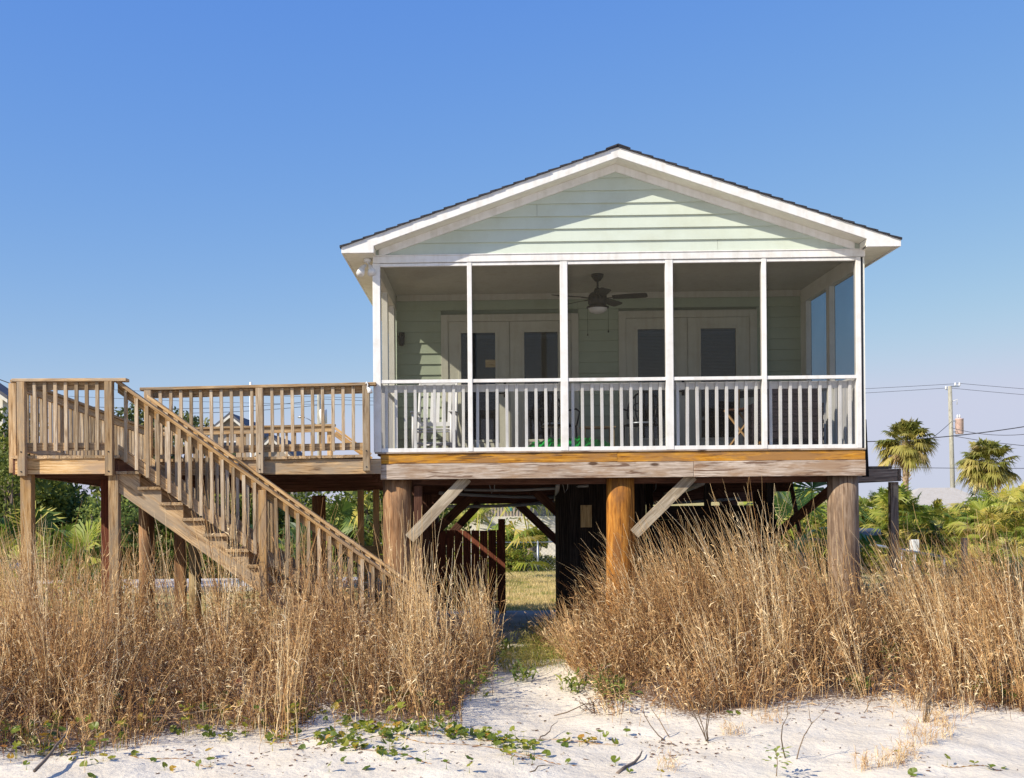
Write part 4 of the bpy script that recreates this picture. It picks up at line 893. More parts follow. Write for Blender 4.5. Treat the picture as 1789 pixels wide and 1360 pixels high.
# ============================================================ PLANTS: blade and leaf generators (vectorised)
def unit(a): return a / np.maximum(np.linalg.norm(a, axis=-1, keepdims=True), 1e-9)
def stalks(B, H, lean, bend, rad, nleaf, leafL, rng, leafW=0.005, tmin=0.12, tmax=1.0, feather=0, tone=None, K=6, droop=1.0, kk_=0.012, opm=0.80):
    """dry grass: three-sided tapering stems with narrow curling leaves; returns V, F(tri), rnd"""
    n = len(B); t = np.linspace(0, 1, K)
    tone = rng.uniform(0, 1, n) if tone is None else tone
    L2 = lean[:, None, :] * (t[None, :, None] * (1 - bend[:, None, None]) + bend[:, None, None] * t[None, :, None] ** 2.2)
    kink = rng.normal(0, kk_, (n, K, 2)); kink[:, 0] = 0; kink = np.cumsum(kink, 1)
    lat = np.linalg.norm(lean, axis=1); hz = np.sqrt(np.maximum(1 - np.minimum(lat, 0.93) ** 2, 0.1))
    P = np.empty((n, K, 3)); P[:, :, :2] = B[:, None, :2] + (L2 + kink) * H[:, None, None]
    P[:, :, 2] = B[:, None, 2] + (t[None] - 0.18 * lat[:, None] * bend[:, None] * t[None] ** 2 * 2) * (H * hz)[:, None]
    a0 = rng.uniform(0, 6.28, n); R = rad[:, None] * (1 - 0.72 * t[None])
    ang = a0[:, None] + np.array([0, 2.094, 4.189])[None]
    off = np.stack([np.cos(ang), np.sin(ang), np.zeros_like(ang)], -1)
    V1 = P[:, :, None, :] + off[:, None] * R[:, :, None, None]               # n,K,3,3
    base = (np.arange(n) * K * 3)[:, None, None]
    kk = np.arange(K - 1)[None, :, None] * 3; c = np.arange(3)[None, None]; c2 = (c + 1) % 3
    q0, q1, q2, q3 = base + kk + c, base + kk + c2, base + kk + 3 + c2, base + kk + 3 + c
    F1 = np.concatenate([np.stack([q0, q1, q2], -1).reshape(-1, 3), np.stack([q0, q2, q3], -1).reshape(-1, 3)])
    V1 = V1.reshape(-1, 3); r1 = np.repeat(tone, K * 3)
    # leaves
    m = n * nleaf; idx = np.repeat(np.arange(n), nleaf); tl = rng.uniform(tmin, tmax, m) ** 0.9
    f = tl * (K - 1); i0 = np.minimum(f.astype(int), K - 2); fr = f - i0
    Q = P[idx, i0] * (1 - fr[:, None]) + P[idx, i0 + 1] * fr[:, None]
    T = unit(P[idx, i0 + 1] - P[idx, i0])
    az = rng.uniform(0, 6.28, m); out = np.stack([np.cos(az), np.sin(az), np.zeros(m)], -1)
    LL = leafL * rng.uniform(0.35, 1.25, m) * (1.1 - 0.45 * tl); cu = rng.uniform(0.2, 1.4, m) * droop; op = rng.uniform(0.10, opm, m)
    d0 = unit(T * (1.25 - op)[:, None] + out * op[:, None])
    p1 = Q + d0 * (LL * 0.35)[:, None]; d1 = unit(d0 + np.array([0, 0, -1.0]) * (cu * 0.55)[:, None] + rng.normal(0, 0.22, (m, 3)))
    p2 = p1 + d1 * (LL * 0.35)[:, None]; d2 = unit(d1 + np.array([0, 0, -1.0]) * (cu * 0.8)[:, None] + rng.normal(0, 0.4, (m, 3)))
    p3 = p2 + d2 * (LL * 0.35)[:, None]
    side = unit(np.cross(d0, rng.normal(0, 1, (m, 3)))); W = leafW * rng.uniform(0.6, 1.3, m)[:, None]
    V2 = np.stack([Q - side * W * .4, Q + side * W * .4, p1 - side * W * .5, p1 + side * W * .5, p2 - side * W * .36, p2 + side * W * .36, p3], 1).reshape(-1, 3)
    b = (np.arange(m) * 7)[:, None] + len(V1)
    F2 = np.concatenate([b + np.array([[0, 1, 3]]), b + np.array([[0, 3, 2]]), b + np.array([[2, 3, 5]]), b + np.array([[2, 5, 4]]), b + np.array([[4, 5, 6]])])
    r2 = np.repeat(np.clip(tone[idx] + rng.normal(0, 0.16, m), 0, 1), 7)
    return np.concatenate([V1, V2]), np.concatenate([F1, F2]), np.concatenate([r1, r2])
def join(parts):
    V, F, R = [], [], []; k = 0
    for v, f, r in parts: V.append(v); F.append(f + k); R.append(r); k += len(v)
    return np.concatenate(V), np.concatenate(F), np.concatenate(R)

def sample(n, x0, x1, y0, y1, rng, mask):
    X = rng.uniform(x0, x1, n * 3); Y = rng.uniform(y0, y1, n * 3); k = rng.uniform(0, 1, n * 3) < mask(X, Y); X, Y = X[k][:n], Y[k][:n]
    return np.stack([X, Y, tz(X, Y) - 0.01], 1)
def clumpy(X, Y, s=1.0, ph=0.0):
    return 0.5 + 0.5 * np.sin(3.1 * s * X + 1.3 * np.sin(2.3 * s * Y + ph) + ph) * np.sin(2.7 * s * Y + 1.1 * np.sin(1.9 * s * X) - ph)

def grass_patch(name, x0, x1, y0, y1, n_main, n_tall, n_low, hfun, tfun, lean0, seed, label, density=grass_density, tmean=0.0):
    rng = np.random.default_rng(seed); parts = []
    # tufts: gather stems round shared crowns
    def tufted(n, spread=0.09):
        C = sample(max(8, n // 16), x0, x1, y0, y1, rng, lambda X, Y: density(X, Y) * (0.12 + 0.88 * clumpy(X, Y, 1.25, seed) ** 1.4))
        i = rng.integers(0, len(C), n); d = rng.normal(0, spread, (n, 2)); B = C[i].copy(); B[:, :2] += d; B[:, 2] = tz(B[:, 0], B[:, 1]) - 0.02
        tc = rng.normal(0, 0.16, len(C))[i]; tl_ = rng.normal(0, 0.13, (len(C), 2))[i]
        return B, d / spread, tc, tl_
    B, d, tc, tl_ = tufted(n_main)
    H = hfun(B[:, 0], B[:, 1]) * rng.uniform(0.40, 1.15, len(B)); lean = d * 0.12 + tl_ * 1.2 + rng.normal(0, 0.20, (len(B), 2)) + lean0(B)
    parts.append(stalks(B, H, lean, rng.uniform(0.2, 0.9, len(B)), rng.uniform(0.0018, 0.0036, len(B)), 8, 0.095, rng, 0.0066, tone=np.clip(0.40 + tmean + tc * 1.3 + rng.normal(0, 0.27, len(B)), 0, 1), droop=1.5, kk_=0.026, opm=1.15))
    B, d, tc, tl_ = tufted(n_tall, 0.10)
    H = tfun(B[:, 0], B[:, 1]) * rng.uniform(0.8, 1.12, len(B)); lean = d * 0.05 + tl_ + rng.normal(0, 0.09, (len(B), 2)) + lean0(B) * 1.3
    parts.append(stalks(B, H, lean, rng.uniform(0.3, 1.0, len(B)), rng.uniform(0.0032, 0.0058, len(B)), 10, 0.11, rng, 0.007, tmin=0.1, tmax=0.8, tone=np.clip(0.70 + tmean + tc + rng.normal(0, 0.15, len(B)), 0, 1), K=8, droop=0.5))
    B = sample(n_low, x0, x1, y0, y1, rng, lambda X, Y: density(X, Y)); H = rng.uniform(0.10, 0.50, len(B)); lean = rng.normal(0, 0.45, (len(B), 2))
    parts.append(stalks(B, H, lean, rng.uniform(0.2, 1, len(B)), rng.uniform(0.0015, 0.003, len(B)), 7, 0.15, rng, 0.007, tone=np.clip(0.36 + rng.normal(0, 0.22, len(B)), 0, 1), K=4))
    # sheaves of long straight pale stalks fanning from one crown
    nb_ = 64; C = sample(nb_, x0, x1, y0, y1, rng, lambda X, Y: density(X, Y) * (X / np.maximum(Y, 1) > -0.44) * (X / np.maximum(Y, 1) < 0.52)); nb_ = len(C); cnt = rng.integers(9, 30, nb_); i = np.repeat(np.arange(nb_), cnt); n = len(i)
    B = C[i].copy(); dd = rng.normal(0, 0.05, (n, 2)); B[:, :2] += dd; B[:, 2] = tz(B[:, 0], B[:, 1]) - 0.02
    lean = (rng.normal(0, 0.10, (nb_, 2)) + lean0(C) * 1.2 + np.array([-0.10, 0]))[i] + rng.normal(0, 0.085, (n, 2)) + dd * 0.8
    H = tfun(B[:, 0], B[:, 1]) * rng.uniform(0.75, 1.12, nb_)[i] * rng.uniform(0.7, 1.1, n)
    parts.append(stalks(B, H, lean, rng.uniform(0.0, 0.45, n), rng.uniform(0.0036, 0.0062, n), 8, 0.10, rng, 0.008, tmin=0.1, tmax=0.75, tone=np.clip(0.74 + tmean + rng.normal(0, 0.1, nb_)[i] + rng.normal(0, 0.1, n), 0, 1), K=7, droop=0.4))
    # thin stragglers in front of the edge
    B = sample(420, x0, x1, y0 - 0.6, y1 - 2, rng, lambda X, Y: density(X, Y + 0.75) * (1 - density(X, Y)) * clumpy(X, Y, 1.7, 3)); B = B[np.abs(B[:, 1]) > 7.5]
    parts.append(stalks(B, rng.uniform(0.15, 0.75, len(B)), rng.normal(0, 0.22, (len(B), 2)), rng.uniform(0.2, 1, len(B)), rng.uniform(0.0018, 0.0034, len(B)), 7, 0.09, rng, 0.006, tone=np.clip(0.6 + rng.normal(0, 0.2, len(B)), 0, 1), K=6))
    # a few broken stems lying across the rest
    B = sample(int(n_tall * 1.3), x0, x1, y0, y1, rng, lambda X, Y: density(X, Y)); H = rng.uniform(0.3, 0.9, len(B)); a = rng.uniform(0, 6.28, len(B)); lean = np.stack([np.cos(a), np.sin(a)], 1) * rng.uniform(0.4, 0.85, len(B))[:, None]; B[:, 2] += rng.uniform(0, 0.5, len(B)) * np.clip(hfun(B[:, 0], B[:, 1]), 0, 1)
    parts.append(stalks(B, H, lean, rng.uniform(0.1, .6, len(B)), rng.uniform(0.0022, 0.0040, len(B)), 7, 0.10, rng, 0.006, tone=np.clip(0.66 + rng.normal(0, 0.2, len(B)), 0, 1), kk_=0.03))
    V, F, R = join(parts); o = mk(name, V, F, M['drygrass'], r=R, smooth=False); tag(o, label, 'dry grass', kind='stuff'); return o

def h_left(x, y):  return np.interp(y, [8.6, 9.6, 11, 12.5, 14, 16], [0.55, 0.82, 1.02, 0.98, 0.80, 0.6]) * np.interp(x, [-4.5, -3, -1.5], [0.86, 0.92, 1.08]) * (0.86 + 0.22 * clumpy(x, y, 0.8, 2.0)) * np.interp(x, [-2.6, -1.6, -0.8, -0.2, 0.9], [1.0, 1.18, 1.12, 0.82, 0.62]) * (1 + 0.16 * np.sin(2.9 * x + 1.7 * y))
def t_left(x, y):  return np.interp(y, [8.6, 9.8, 11, 12.5, 14, 16], [0.85, 1.15, 1.55, 1.65, 1.5, 1.2]) * np.interp(x, [-4, -1.6, -0.6, 0.9], [1.08, 1.16, 1.0, 0.78]) * (1 + 0.12 * np.sin(2.9 * x + 1.7 * y))
def h_right(x, y): return np.interp(x, [0.8, 1.4, 2.2, 3.2, 3.9, 5.2, 8], [0.40, 0.60, 1.05, 1.18, 1.02, 0.84, 0.80]) * np.interp(y, [10.5, 11.6, 12.6, 14, 16], [0.55, 0.85, 1.05, 1.05, 0.95]) * (0.88 + 0.18 * clumpy(x, y, 0.9, 1.0))
def t_right(x, y): return h_right(x, y) * np.interp(x, [0.8, 2, 3.4, 5, 8], [1.15, 1.45, 1.62, 1.95, 2.0])
def lean_r(B):
    return np.stack([np.interp(B[:, 0], [0.8, 2.4, 3.4, 5, 8], [-0.34, -0.24, -0.12, -0.18, -0.20]), np.full(len(B), -0.05)], 1)
def lean_l(B):
    return np.stack([np.interp(B[:, 0], [-5, -2, 0.5], [0.02, -0.02, -0.03]), np.full(len(B), -0.03)], 1)
grass_patch('dune_grass', -7.4, 0.95, 8.5, 16.3, 12600, 1500, 4600, h_left, t_left, lean_l, 21, 'tall dry golden dune grass covering the left dune and stair foot')
grass_patch('dune_grass', 0.85, 9.2, 10.6, 17.5, 12600, 1500, 5200, h_right, t_right, lean_r, 22, 'tall dry pinkish tan dune grass mounded right of the sandy gap', tmean=-0.03)

# yellow green grass at the mouth of the gap, small tufts on the open sand
def tuft_patch(name, spots, n, h, label, mat, leafL=0.12, tone=0.6, kind='stuff', cat=None, spread=0.10, lw=0.005, group=None):
    rng = np.random.default_rng(abs(hash(label)) % 9999 if False else len(label) * 31 + n)
    B = []
    for px, py in spots:
        x, y, z = ground_at(px, py)
        for _ in range(n): B.append((x + rng.normal(0, spread), y + rng.normal(0, spread), 0))
    B = np.array(B); B[:, 2] = tz(B[:, 0], B[:, 1]) - 0.01
    V, F, R = stalks(B, h * rng.uniform(0.4, 1.1, len(B)), rng.normal(0, 0.30, (len(B), 2)), rng.uniform(0.2, 1, len(B)), rng.uniform(0.0012, 0.0024, len(B)), 4, leafL, rng, lw, tone=np.clip(tone + rng.normal(0, .2, len(B)), 0, 1), K=4)
    o = mk(name, V, F, mat, r=R); tag(o, label, cat, group, kind); return o
M['greengold'] = leafy('green gold grass', [(0.0, (0.12, 0.20, 0.03)), (0.45, (0.36, 0.36, 0.07)), (1.0, (0.68, 0.50, 0.20))], 0.35)
tuft_patch('low_grass', [(930, 1135), (955, 1128), (985, 1120), (1010, 1135), (960, 1150), (990, 1160), (920, 1150), (905, 1170), (940, 1115), (975, 1105), (1010, 1110), (935, 1165)], 130, 0.34, 'low yellow green grass in the gap below the concrete slab', M['greengold'], tone=0.55, spread=0.16, kind='stuff')
tuft_patch('sand_grass', [(1615, 1300), (1600, 1285), (1640, 1270), (1625, 1262), (1590, 1320), (1575, 1335), (1510, 1345), (1550, 1340), (1650, 1290), (1345, 1262), (1285, 1285), (1170, 1345), (1020, 1175), (1060, 1190), (1085, 1205)], 26, 0.20, 'thin straw coloured grass wisps on the open sand', M['drygrass'], tone=0.75, spread=0.05, lw=0.003)
tuft_patch('weed', [(1110, 1075), (1085, 1060), (985, 1065), (870, 1140), (850, 1165), (880, 1150), (905, 1190), (1050, 1205), (1065, 1190), (1075, 1195), (1000, 1185), (1545, 1150), (1565, 1160), (1725, 1215), (1780, 1218), (1745, 1222), (1760, 1205), (1500, 1180)], 22, 0.24, 'green leafy weeds scattered among the dry grass edges', M['weed'], leafL=0.11, tone=0.5, spread=0.07, lw=0.022)

# pennywort leaves on the sand
def pennywort():
    rng = np.random.default_rng(5); V = []; F = []; R = []
    def leaf(x, y, r, tone, hm=0.07):
        z = float(tz(x, y)); h = rng.uniform(0.008, hm); k = len(V); tilt = Matrix.Rotation(rng.uniform(0.1, 1.0), 3, Vector((rng.normal(0.4, .6), rng.normal(0, .6), 0.01)).normalized())
        nr = 11; a0 = rng.uniform(0, 6.28); V.append((x, y, z + h - r * 0.12))
        for i in range(nr):
            a = a0 + 2 * math.pi * i / nr * 0.97; rr = r * (1 + 0.10 * math.sin(3 * a + a0) + rng.uniform(-.05, .05)); p = tilt @ Vector((math.cos(a) * rr, math.sin(a) * rr, 0.10 * r * math.sin(4 * a)))
            V.append((x + p.x, y + p.y, z + h + p.z + r * 0.15))
        for i in range(nr - 1): F.append((k, k + 1 + i, k + 2 + i))
        for _ in range(nr + 1): R.append(tone)
        k = len(V)                                          # leaf stalk
        for dx, dy, dz in ((-.003, 0, 0), (.003, 0, 0), (0.0, .002, h)): V.append((x + dx, y + dy, z + dz - 0.004)); R.append(tone)
        F.append((k, k + 1, k + 2))
    lines = [((555, 1285), (640, 1300), 34), ((600, 1268), (700, 1290), 60), ((690, 1272), (800, 1285), 60), ((780, 1280), (880, 1300), 40), ((840, 1290), (940, 1320), 26), ((905, 1300), (1090, 1296), 22), ((560, 1300), (700, 1318), 26),
             ((40, 1310), (200, 1330), 22), ((200, 1270), (420, 1285), 20), ((360, 1290), (560, 1290), 26), ((380, 1225), (600, 1260), 26), ((700, 1220), (860, 1200), 14), ((0, 1280), (60, 1300), 14)]
    for a, b, n in lines:
        for _ in range(n):
            t = rng.uniform(); px = a[0] + (b[0] - a[0]) * t + rng.normal(0, 7); py = a[1] + (b[1] - a[1]) * t + rng.normal(0, 6); x, y, z = ground_at(px, py)
            leaf(x, y, rng.uniform(0.020, 0.042), float(np.clip(rng.beta(1.6, 2.2), 0, 1)))
    for _ in range(210):                                    # leaves climbing between the grass stems
        px = rng.uniform(0, 860); py = np.interp(px, [a for a, b in EDGE_L], [b for a, b in EDGE_L]) - abs(rng.normal(0, 38)) + 8; x, y, z = ground_at(px, py); leaf(x, y, rng.uniform(0.024, 0.046), float(np.clip(rng.beta(1.8, 1.8), 0, 1)), 0.26)
    for px, py in [(236, 1322), (268, 1332), (288, 1346), (302, 1350), (365, 1323), (368, 1338), (347, 1346), (470, 1300), (476, 1312), (495, 1305), (528, 1310), (575, 1350), (686, 1308), (708, 1310), (743, 1327), (678, 1328), (730, 1335), (820, 1352), (893, 1300), (915, 1290), (930, 1302), (880, 1318), (894, 1327), (930, 1335), (955, 1323), (897, 1336), (1018, 1300), (1035, 1299), (1058, 1294), (992, 1336), (1075, 1338), (900, 1288), (1100, 1350), (1155, 1358), (1655, 1338), (1702, 1338), (1730, 1345), (1755, 1345), (1570, 1325), (1595, 1357), (46, 1345), (820, 1338), (160, 1358), (1275, 1252), (1290, 1250), (600, 1335), (640, 1345), (780, 1345), (1165, 1340)]:
        x, y, z = ground_at(px, py); leaf(x, y, rng.uniform(0.024, 0.040), float(np.clip(rng.beta(1.3, 2.0), 0, 1)))
    for (ax, ay), (bx, by) in (((560, 1296), (800, 1282)), ((700, 1290), (950, 1322)), ((600, 1300), (760, 1335)), ((820, 1292), (1090, 1300)), ((230, 1320), (380, 1340)), ((470, 1298), (600, 1290)), ((880, 1318), (1000, 1338)), ((1650, 1338), (1760, 1346))):
        pts = []
        for i in range(15):
            t = i / 14; x, y, z = ground_at(ax + (bx - ax) * t + 9 * math.sin(t * 7 + ax), ay + (by - ay) * t + 3 * math.sin(t * 9)); pts.append(Vector((x, y, z + 0.006)))
        for i in range(14):
            p, q = pts[i], pts[i + 1]; sd = (q - p).cross(Vector((0, 0, 1))).normalized() * 0.0035; k = len(V)
            for v in (p - sd, p + sd, q + sd, q - sd, (p + q) / 2 + Vector((0, 0, 0.007))): V.append(tuple(v)); R.append(0.9)
            F += [(k, k + 1, k + 4), (k + 1, k + 2, k + 4), (k + 2, k + 3, k + 4), (k + 3, k, k + 4)]
    V_ = np.array(V); o = mk('pennywort', V_, F, M['penny'], r=np.array(R)); tag(o, 'round green and orange pennywort leaves creeping over the sand', 'ground cover', kind='stuff')
pennywort()
def leaf_litter():
    rng = np.random.default_rng(9); parts_v, parts_f, rr = [], [], []; k = 0
    cl = [(330, 1310, 40), (400, 1330, 35), (520, 1300, 30), (560, 1310, 30), (660, 1285, 30), (800, 1300, 30), (560, 1220, 60), (580, 1240, 40), (600, 1215, 50), (880, 1215, 60), (980, 1215, 60), (1060, 1230, 40), (1000, 1200, 70), (1100, 1260, 25), (1180, 1310, 40), (1220, 1320, 30), (1240, 1300, 25), (1160, 1300, 25), (1500, 1250, 40), (1440, 1225, 60), (1300, 1235, 60), (1650, 1230, 30), (1360, 1260, 30), (700, 1340, 60), (400, 1345, 60), (950, 1340, 60), (1300, 1330, 80), (1600, 1340, 60), (900, 1260, 60), (820, 1320, 60), (480, 1320, 60), (600, 1330, 60), (1100, 1300, 60), (1420, 1300, 60)]
    for cx, cy, sp in cl:
        for _ in range(int(22 if sp < 50 else 14)):
            x, y, z = ground_at(cx + rng.normal(0, sp), min(1420, cy + rng.normal(0, sp * 0.28))); s_ = rng.uniform(0.004, 0.014)
            a = rng.uniform(0, 6.28); l = s_ * rng.uniform(1, 3); c, s = math.cos(a), math.sin(a); z += 0.004
            q = [(-l, -s_ * .5, 0), (l, -s_ * .4, 0.004), (l * .8, s_ * .5, 0.012 * rng.uniform()), (-l * .7, s_ * .5, 0.008)]
            for p in q: parts_v.append((x + p[0] * c - p[1] * s, y + p[0] * s + p[1] * c, z + p[2])); rr.append(rng.uniform(0, 0.7))
            parts_f.append((k, k + 1, k + 2, k + 3)); k += 4
    o = mk('leaf_litter', np.array(parts_v), parts_f, M['litter'], r=np.array(rr)); tag(o, 'dark bits of dead leaves and twigs scattered on the sand', 'litter', kind='stuff')
leaf_litter()

# woody twigs standing in the sand, each a thing
def branching(mb, p, d, L, r, depth, rng, up=0.2):
    pts = [Vector(p)]; d = Vector(d).normalized()
    for i in range(4):
        d = (d + Vector((rng.normal(0, .16), rng.normal(0, .16), rng.normal(0.02, .10)))).normalized(); pts.append(pts[-1] + d * L / 4)
        if depth and i in (1, 2, 3) and rng.uniform() < 0.75:
            a = rng.uniform(0, 6.28); branching(mb, pts[-1], (d + Vector((math.cos(a), math.sin(a), up)) * 0.8).normalized(), L * rng.uniform(0.35, 0.6), r * 0.55, depth - 1, rng)
    mb.tube(pts, [r, r * .9, r * .75, r * .6, r * .25], 6)
def twig(px, py, H, r, label, lean=(0.1, 0), depth=2, seed=1, stems=1, name='dead_twig'):
    rng = np.random.default_rng(seed); x, y, z = ground_at(px, py); m_ = MB()
    for _ in range(stems): branching(m_, (x + rng.normal(0, .03) * (stems > 1), y + rng.normal(0, .03) * (stems > 1), z - 0.03), (lean[0] + rng.normal(0, .15) * (stems > 1), lean[1], 1), H * rng.uniform(.8, 1.1), r, depth, rng)
    tag(m_.build(name, M['vine'], smooth=True), label, 'twig')
twig(1374, 1326, 0.50, 0.006, 'bare upright forked twig standing alone in the open sand right of centre', (0.02, 0), 1, 4)
twig(1390, 1328, 0.50, 0.005, 'slanting bare twig rising right beside the upright forked twig', (0.5, 0), 1, 6)
twig(1238, 1295, 0.62, 0.005, 'cluster of thin bare stems in sand in front of the right grass', (0.0, 0), 1, 7, 4)
twig(1175, 1290, 0.40, 0.006, 'pair of thick bare stems leaning left at the right grass edge', (-0.45, 0), 0, 8, 2)
twig(1312, 1252, 0.50, 0.004, 'single thin straight stem at the foot of the right grass', (0.0, 0), 0, 9)
twig(1618, 1262, 0.42, 0.007, 'bushy bare woody stub with many stems near the right edge sand', (0.15, 0), 2, 10, 5)
twig(1505, 1245, 0.25, 0.004, 'short bent dead twig at the edge of the right grass shadow', (0.5, 0), 1, 12)
def lying(px0, py0, px1, py1, r, label, h=0.02, seed=3):
    rng = np.random.default_rng(seed); a = Vector(ground_at(px0, py0)); b = Vector(ground_at(px1, py1)); m_ = MB(); pts = []
    for i in range(6):
        q = a.lerp(b, i / 5); q.z = float(tz(q.x, q.y)) + h * (1 + i * 0.6) + rng.normal(0, .006); q.x += rng.normal(0, .012); pts.append(q)
    m_.tube(pts, [r, r, r * .9, r * .8, r * .6, r * .3], 8); tag(m_.build('driftwood_stick', M['bark' if r > 0.01 else 'vine'], smooth=True), label, 'stick')
lying(68, 1362, 118, 1302, 0.013, 'pale driftwood stick leaning into the grass at the lower left corner', 0.05)
lying(0, 1275, 60, 1262, 0.010, 'long thin stick lying at the far left edge of the grass', 0.16)
lying(140, 1266, 400, 1284, 0.008, 'long thin stem lying level across the front of the left grass', 0.06, 5)
lying(1082, 1352, 1122, 1322, 0.014, 'short grey driftwood piece on the sand near the bottom centre', 0.01, 8)
lying(925, 1350, 965, 1342, 0.005, 'thin curved twig flat on the sand at the bottom centre', 0.008, 9)
lying(938, 1298, 975, 1278, 0.006, 'small crooked twig on the sand in the gap mouth', 0.02, 11)
lying(975, 1258, 1050, 1240, 0.006, 'dark twig lying across the sandy gap below the right grass', 0.03, 13)
def seedling(px, py, H, label, seed):
    rng = np.random.default_rng(seed); x, y, z = ground_at(px, py); t = thing('seedling', label, 'seedling', (x, y, z), 0)
    m_ = MB(); m_.tube([(0, 0, -0.02), (0.01, 0, H * .5), (0.0, 0, H)], [0.004, 0.003, 0.002], 6); m_.build('stem', M['vine'], t, True)
    V, F, R = [], [], []
    for i in range(26):
        a = rng.uniform(0, 6.28); h = H * rng.uniform(0.35, 1.05); L = rng.uniform(0.04, 0.085); o = Vector((math.cos(a), math.sin(a), rng.uniform(-.1, .6))).normalized(); s_ = o.cross(Vector((0, 0, 1))).normalized() * L * 0.22; p = Vector((0, 0, h)) + o * rng.uniform(0, 0.10); k = len(V)
        V += [tuple(p), tuple(p + o * L * .5 + s_), tuple(p + o * L - Vector((0, 0, .01))), tuple(p + o * L * .5 - s_)]; F.append((k, k + 1, k + 2, k + 3)); R += [rng.uniform(.3, 1)] * 4
    mk('leaves', np.array(V), F, M['weed'], t, r=np.array(R))
seedling(1356, 1356, 0.20, 'small green seedling in open sand below the forked twig', 1)
seedling(1082, 1250, 0.24, 'small dark green seedling at the left foot of the right grass', 2)
seedling(1046, 1215, 0.30, 'bright green leafy seedling on the right side of the gap', 3)
seedling(860, 1215, 0.28, 'green leafy seedling at the right end of the left grass', 4)
seedling(1560, 1195, 0.40, 'bright green seedling inside the right hand grass front', 5)

# ============================================================ BACKGROUND VEGETATION
def fronds(rng, C, n, Rf, pet, el0, el1, nl=20, droop=0.35, toneb=0.5, az=None, tsp=0.16, width=0.042, fan=2.05):
    """fan fronds: petiole then leaflets spreading from the hub. C centre; returns V,F,R"""
    V, F, R = [], [], []; C = np.asarray(C, float)
    for i in range(n):
        a = rng.uniform(0, 6.28) if az is None else az[0] + rng.uniform(-1, 1) * az[1]; e = rng.uniform(el0, el1); tone = np.clip(toneb + rng.normal(0, tsp) - 0.10 * (e - el0) / max(el1 - el0, .01), 0, 1)
        d = np.array([math.cos(a) * math.cos(e), math.sin(a) * math.cos(e), math.sin(e)]); sd = unit(np.cross(d, [0, 0, 1.0]) + rng.normal(0, .12, 3)); nrm = unit(np.cross(sd, d))
        P = pet * rng.uniform(.7, 1.2); hub = C + d * P - np.array([0, 0, 0.18 * P]); rad = Rf * rng.uniform(.75, 1.15)
        k = len(V); w_ = 0.018
        V += [C - sd * w_, C + sd * w_, hub + sd * w_ * .6, hub - sd * w_ * .6]; F += [(k, k + 1, k + 2), (k, k + 2, k + 3)]; R += [tone] * 4
        th = np.linspace(-fan, fan, nl) + rng.normal(0, .03, nl)
        for t in th:
            L = rad * (0.62 + 0.38 * math.cos(t * .75)) * rng.uniform(.85, 1.1); dd = d * math.cos(t) + sd * math.sin(t) + nrm * 0.22 * abs(math.sin(t)); dd /= np.linalg.norm(dd)
            mid = hub + dd * L * .55 - np.array([0, 0, droop * 0.22 * L]); tip = hub + dd * L * .93 - np.array([0, 0, droop * L * rng.uniform(.5, 1.3)]); sv = unit(np.cross(dd, nrm)) * L * width + nrm * L * 0.02
            k = len(V); V += [hub, mid - sv, mid + sv, tip]; F += [(k, k + 1, k + 2), (k + 1, k + 3, k + 2)]; R += [float(np.clip(tone + rng.normal(0, .05), 0, 1))] * 4
    return np.array(V), np.array(F), np.array(R)
def palm_tree(px, pyc, Z, rcrown, label, seed, lean=0.0, dead=14):
    rng = np.random.default_rng(seed); c = at(px, pyc, Z); gz = float(tz(c.x, Z)); t = thing('palm_tree', label, 'palm tree', (c.x, Z, gz), 0, 'sabal palms beyond the palmettos')
    h = c.z - gz - 0.25 * rcrown
    m_ = MB(); pts = [(lean * math.sin(i / 7 * 1.4), 0, h * i / 7) for i in range(8)]; m_.tube(pts, [0.19, 0.15, 0.14, 0.14, 0.14, 0.15, 0.18, 0.20], 12)
    for i in range(46):
        a = rng.uniform(0, 6.28); z = h * rng.uniform(0.62, 1.0); q = Vector((lean, 0, z)) + Vector((math.cos(a), math.sin(a), 0)) * 0.14; m_.bar(q, q + Vector((math.cos(a) * .14, math.sin(a) * .14, .16)), 0.05, 0.02)
    m_.build('trunk', M['palmbark'], t, False)
    ctr = (lean, 0, h + 0.05); s_ = rcrown / 1.5
    parts = [fronds(rng, ctr, 60, 0.66 * s_, 0.74 * s_, 0.0, 1.5, 24, 0.5, 0.60, width=.06), fronds(rng, ctr, 56, 0.62 * s_, 0.78 * s_, -0.75, 0.25, 24, 0.75, 0.74, width=.06)]
    V, F, R = join(parts); mk('crown', V, F, M['palm'], t, r=R)
    V, F, R = fronds(rng, (lean, 0, h - 0.1), dead, 0.6 * s_, 0.55 * s_, -1.3, -0.6, 16, 0.5, 0.5); mk('dead_fronds', V, F, M['deadpalm'], t, r=R)
palm_tree(1579, 757, 58, 1.80, 'shaggy sabal palm standing clear between the house and the utility pole', 3, 0.1)
palm_tree(1729, 793, 56, 1.75, 'shorter sabal palm right of the utility pole with hanging brown fronds', 4, -0.1, 20)

def palmetto_plant(x, y, H, n, Rf, tone, name, label, seed, group=None, mat='palmetto', z=None, el=(0.1, 1.35), nl=22):
    rng = np.random.default_rng(seed); gz = float(tz(x, y)) if z is None else z
    t = thing(name, label, 'palmetto', (x, y, gz), 0, group)
    V, F, R = fronds(rng, (0, 0, H * .25), n, Rf, H * 0.62, el[0], el[1], nl, 0.45, tone, tsp=.2); mk('fronds', V, F, M[mat], t, r=R)
    m_ = MB(); m_.tube([(0, 0, -0.1), (0, 0, H * .3)], [0.13, 0.10], 8); m_.build('trunk', M['palmbark'], t)
def P_(px, Y): return ((px - 798) / 1950 * Y)
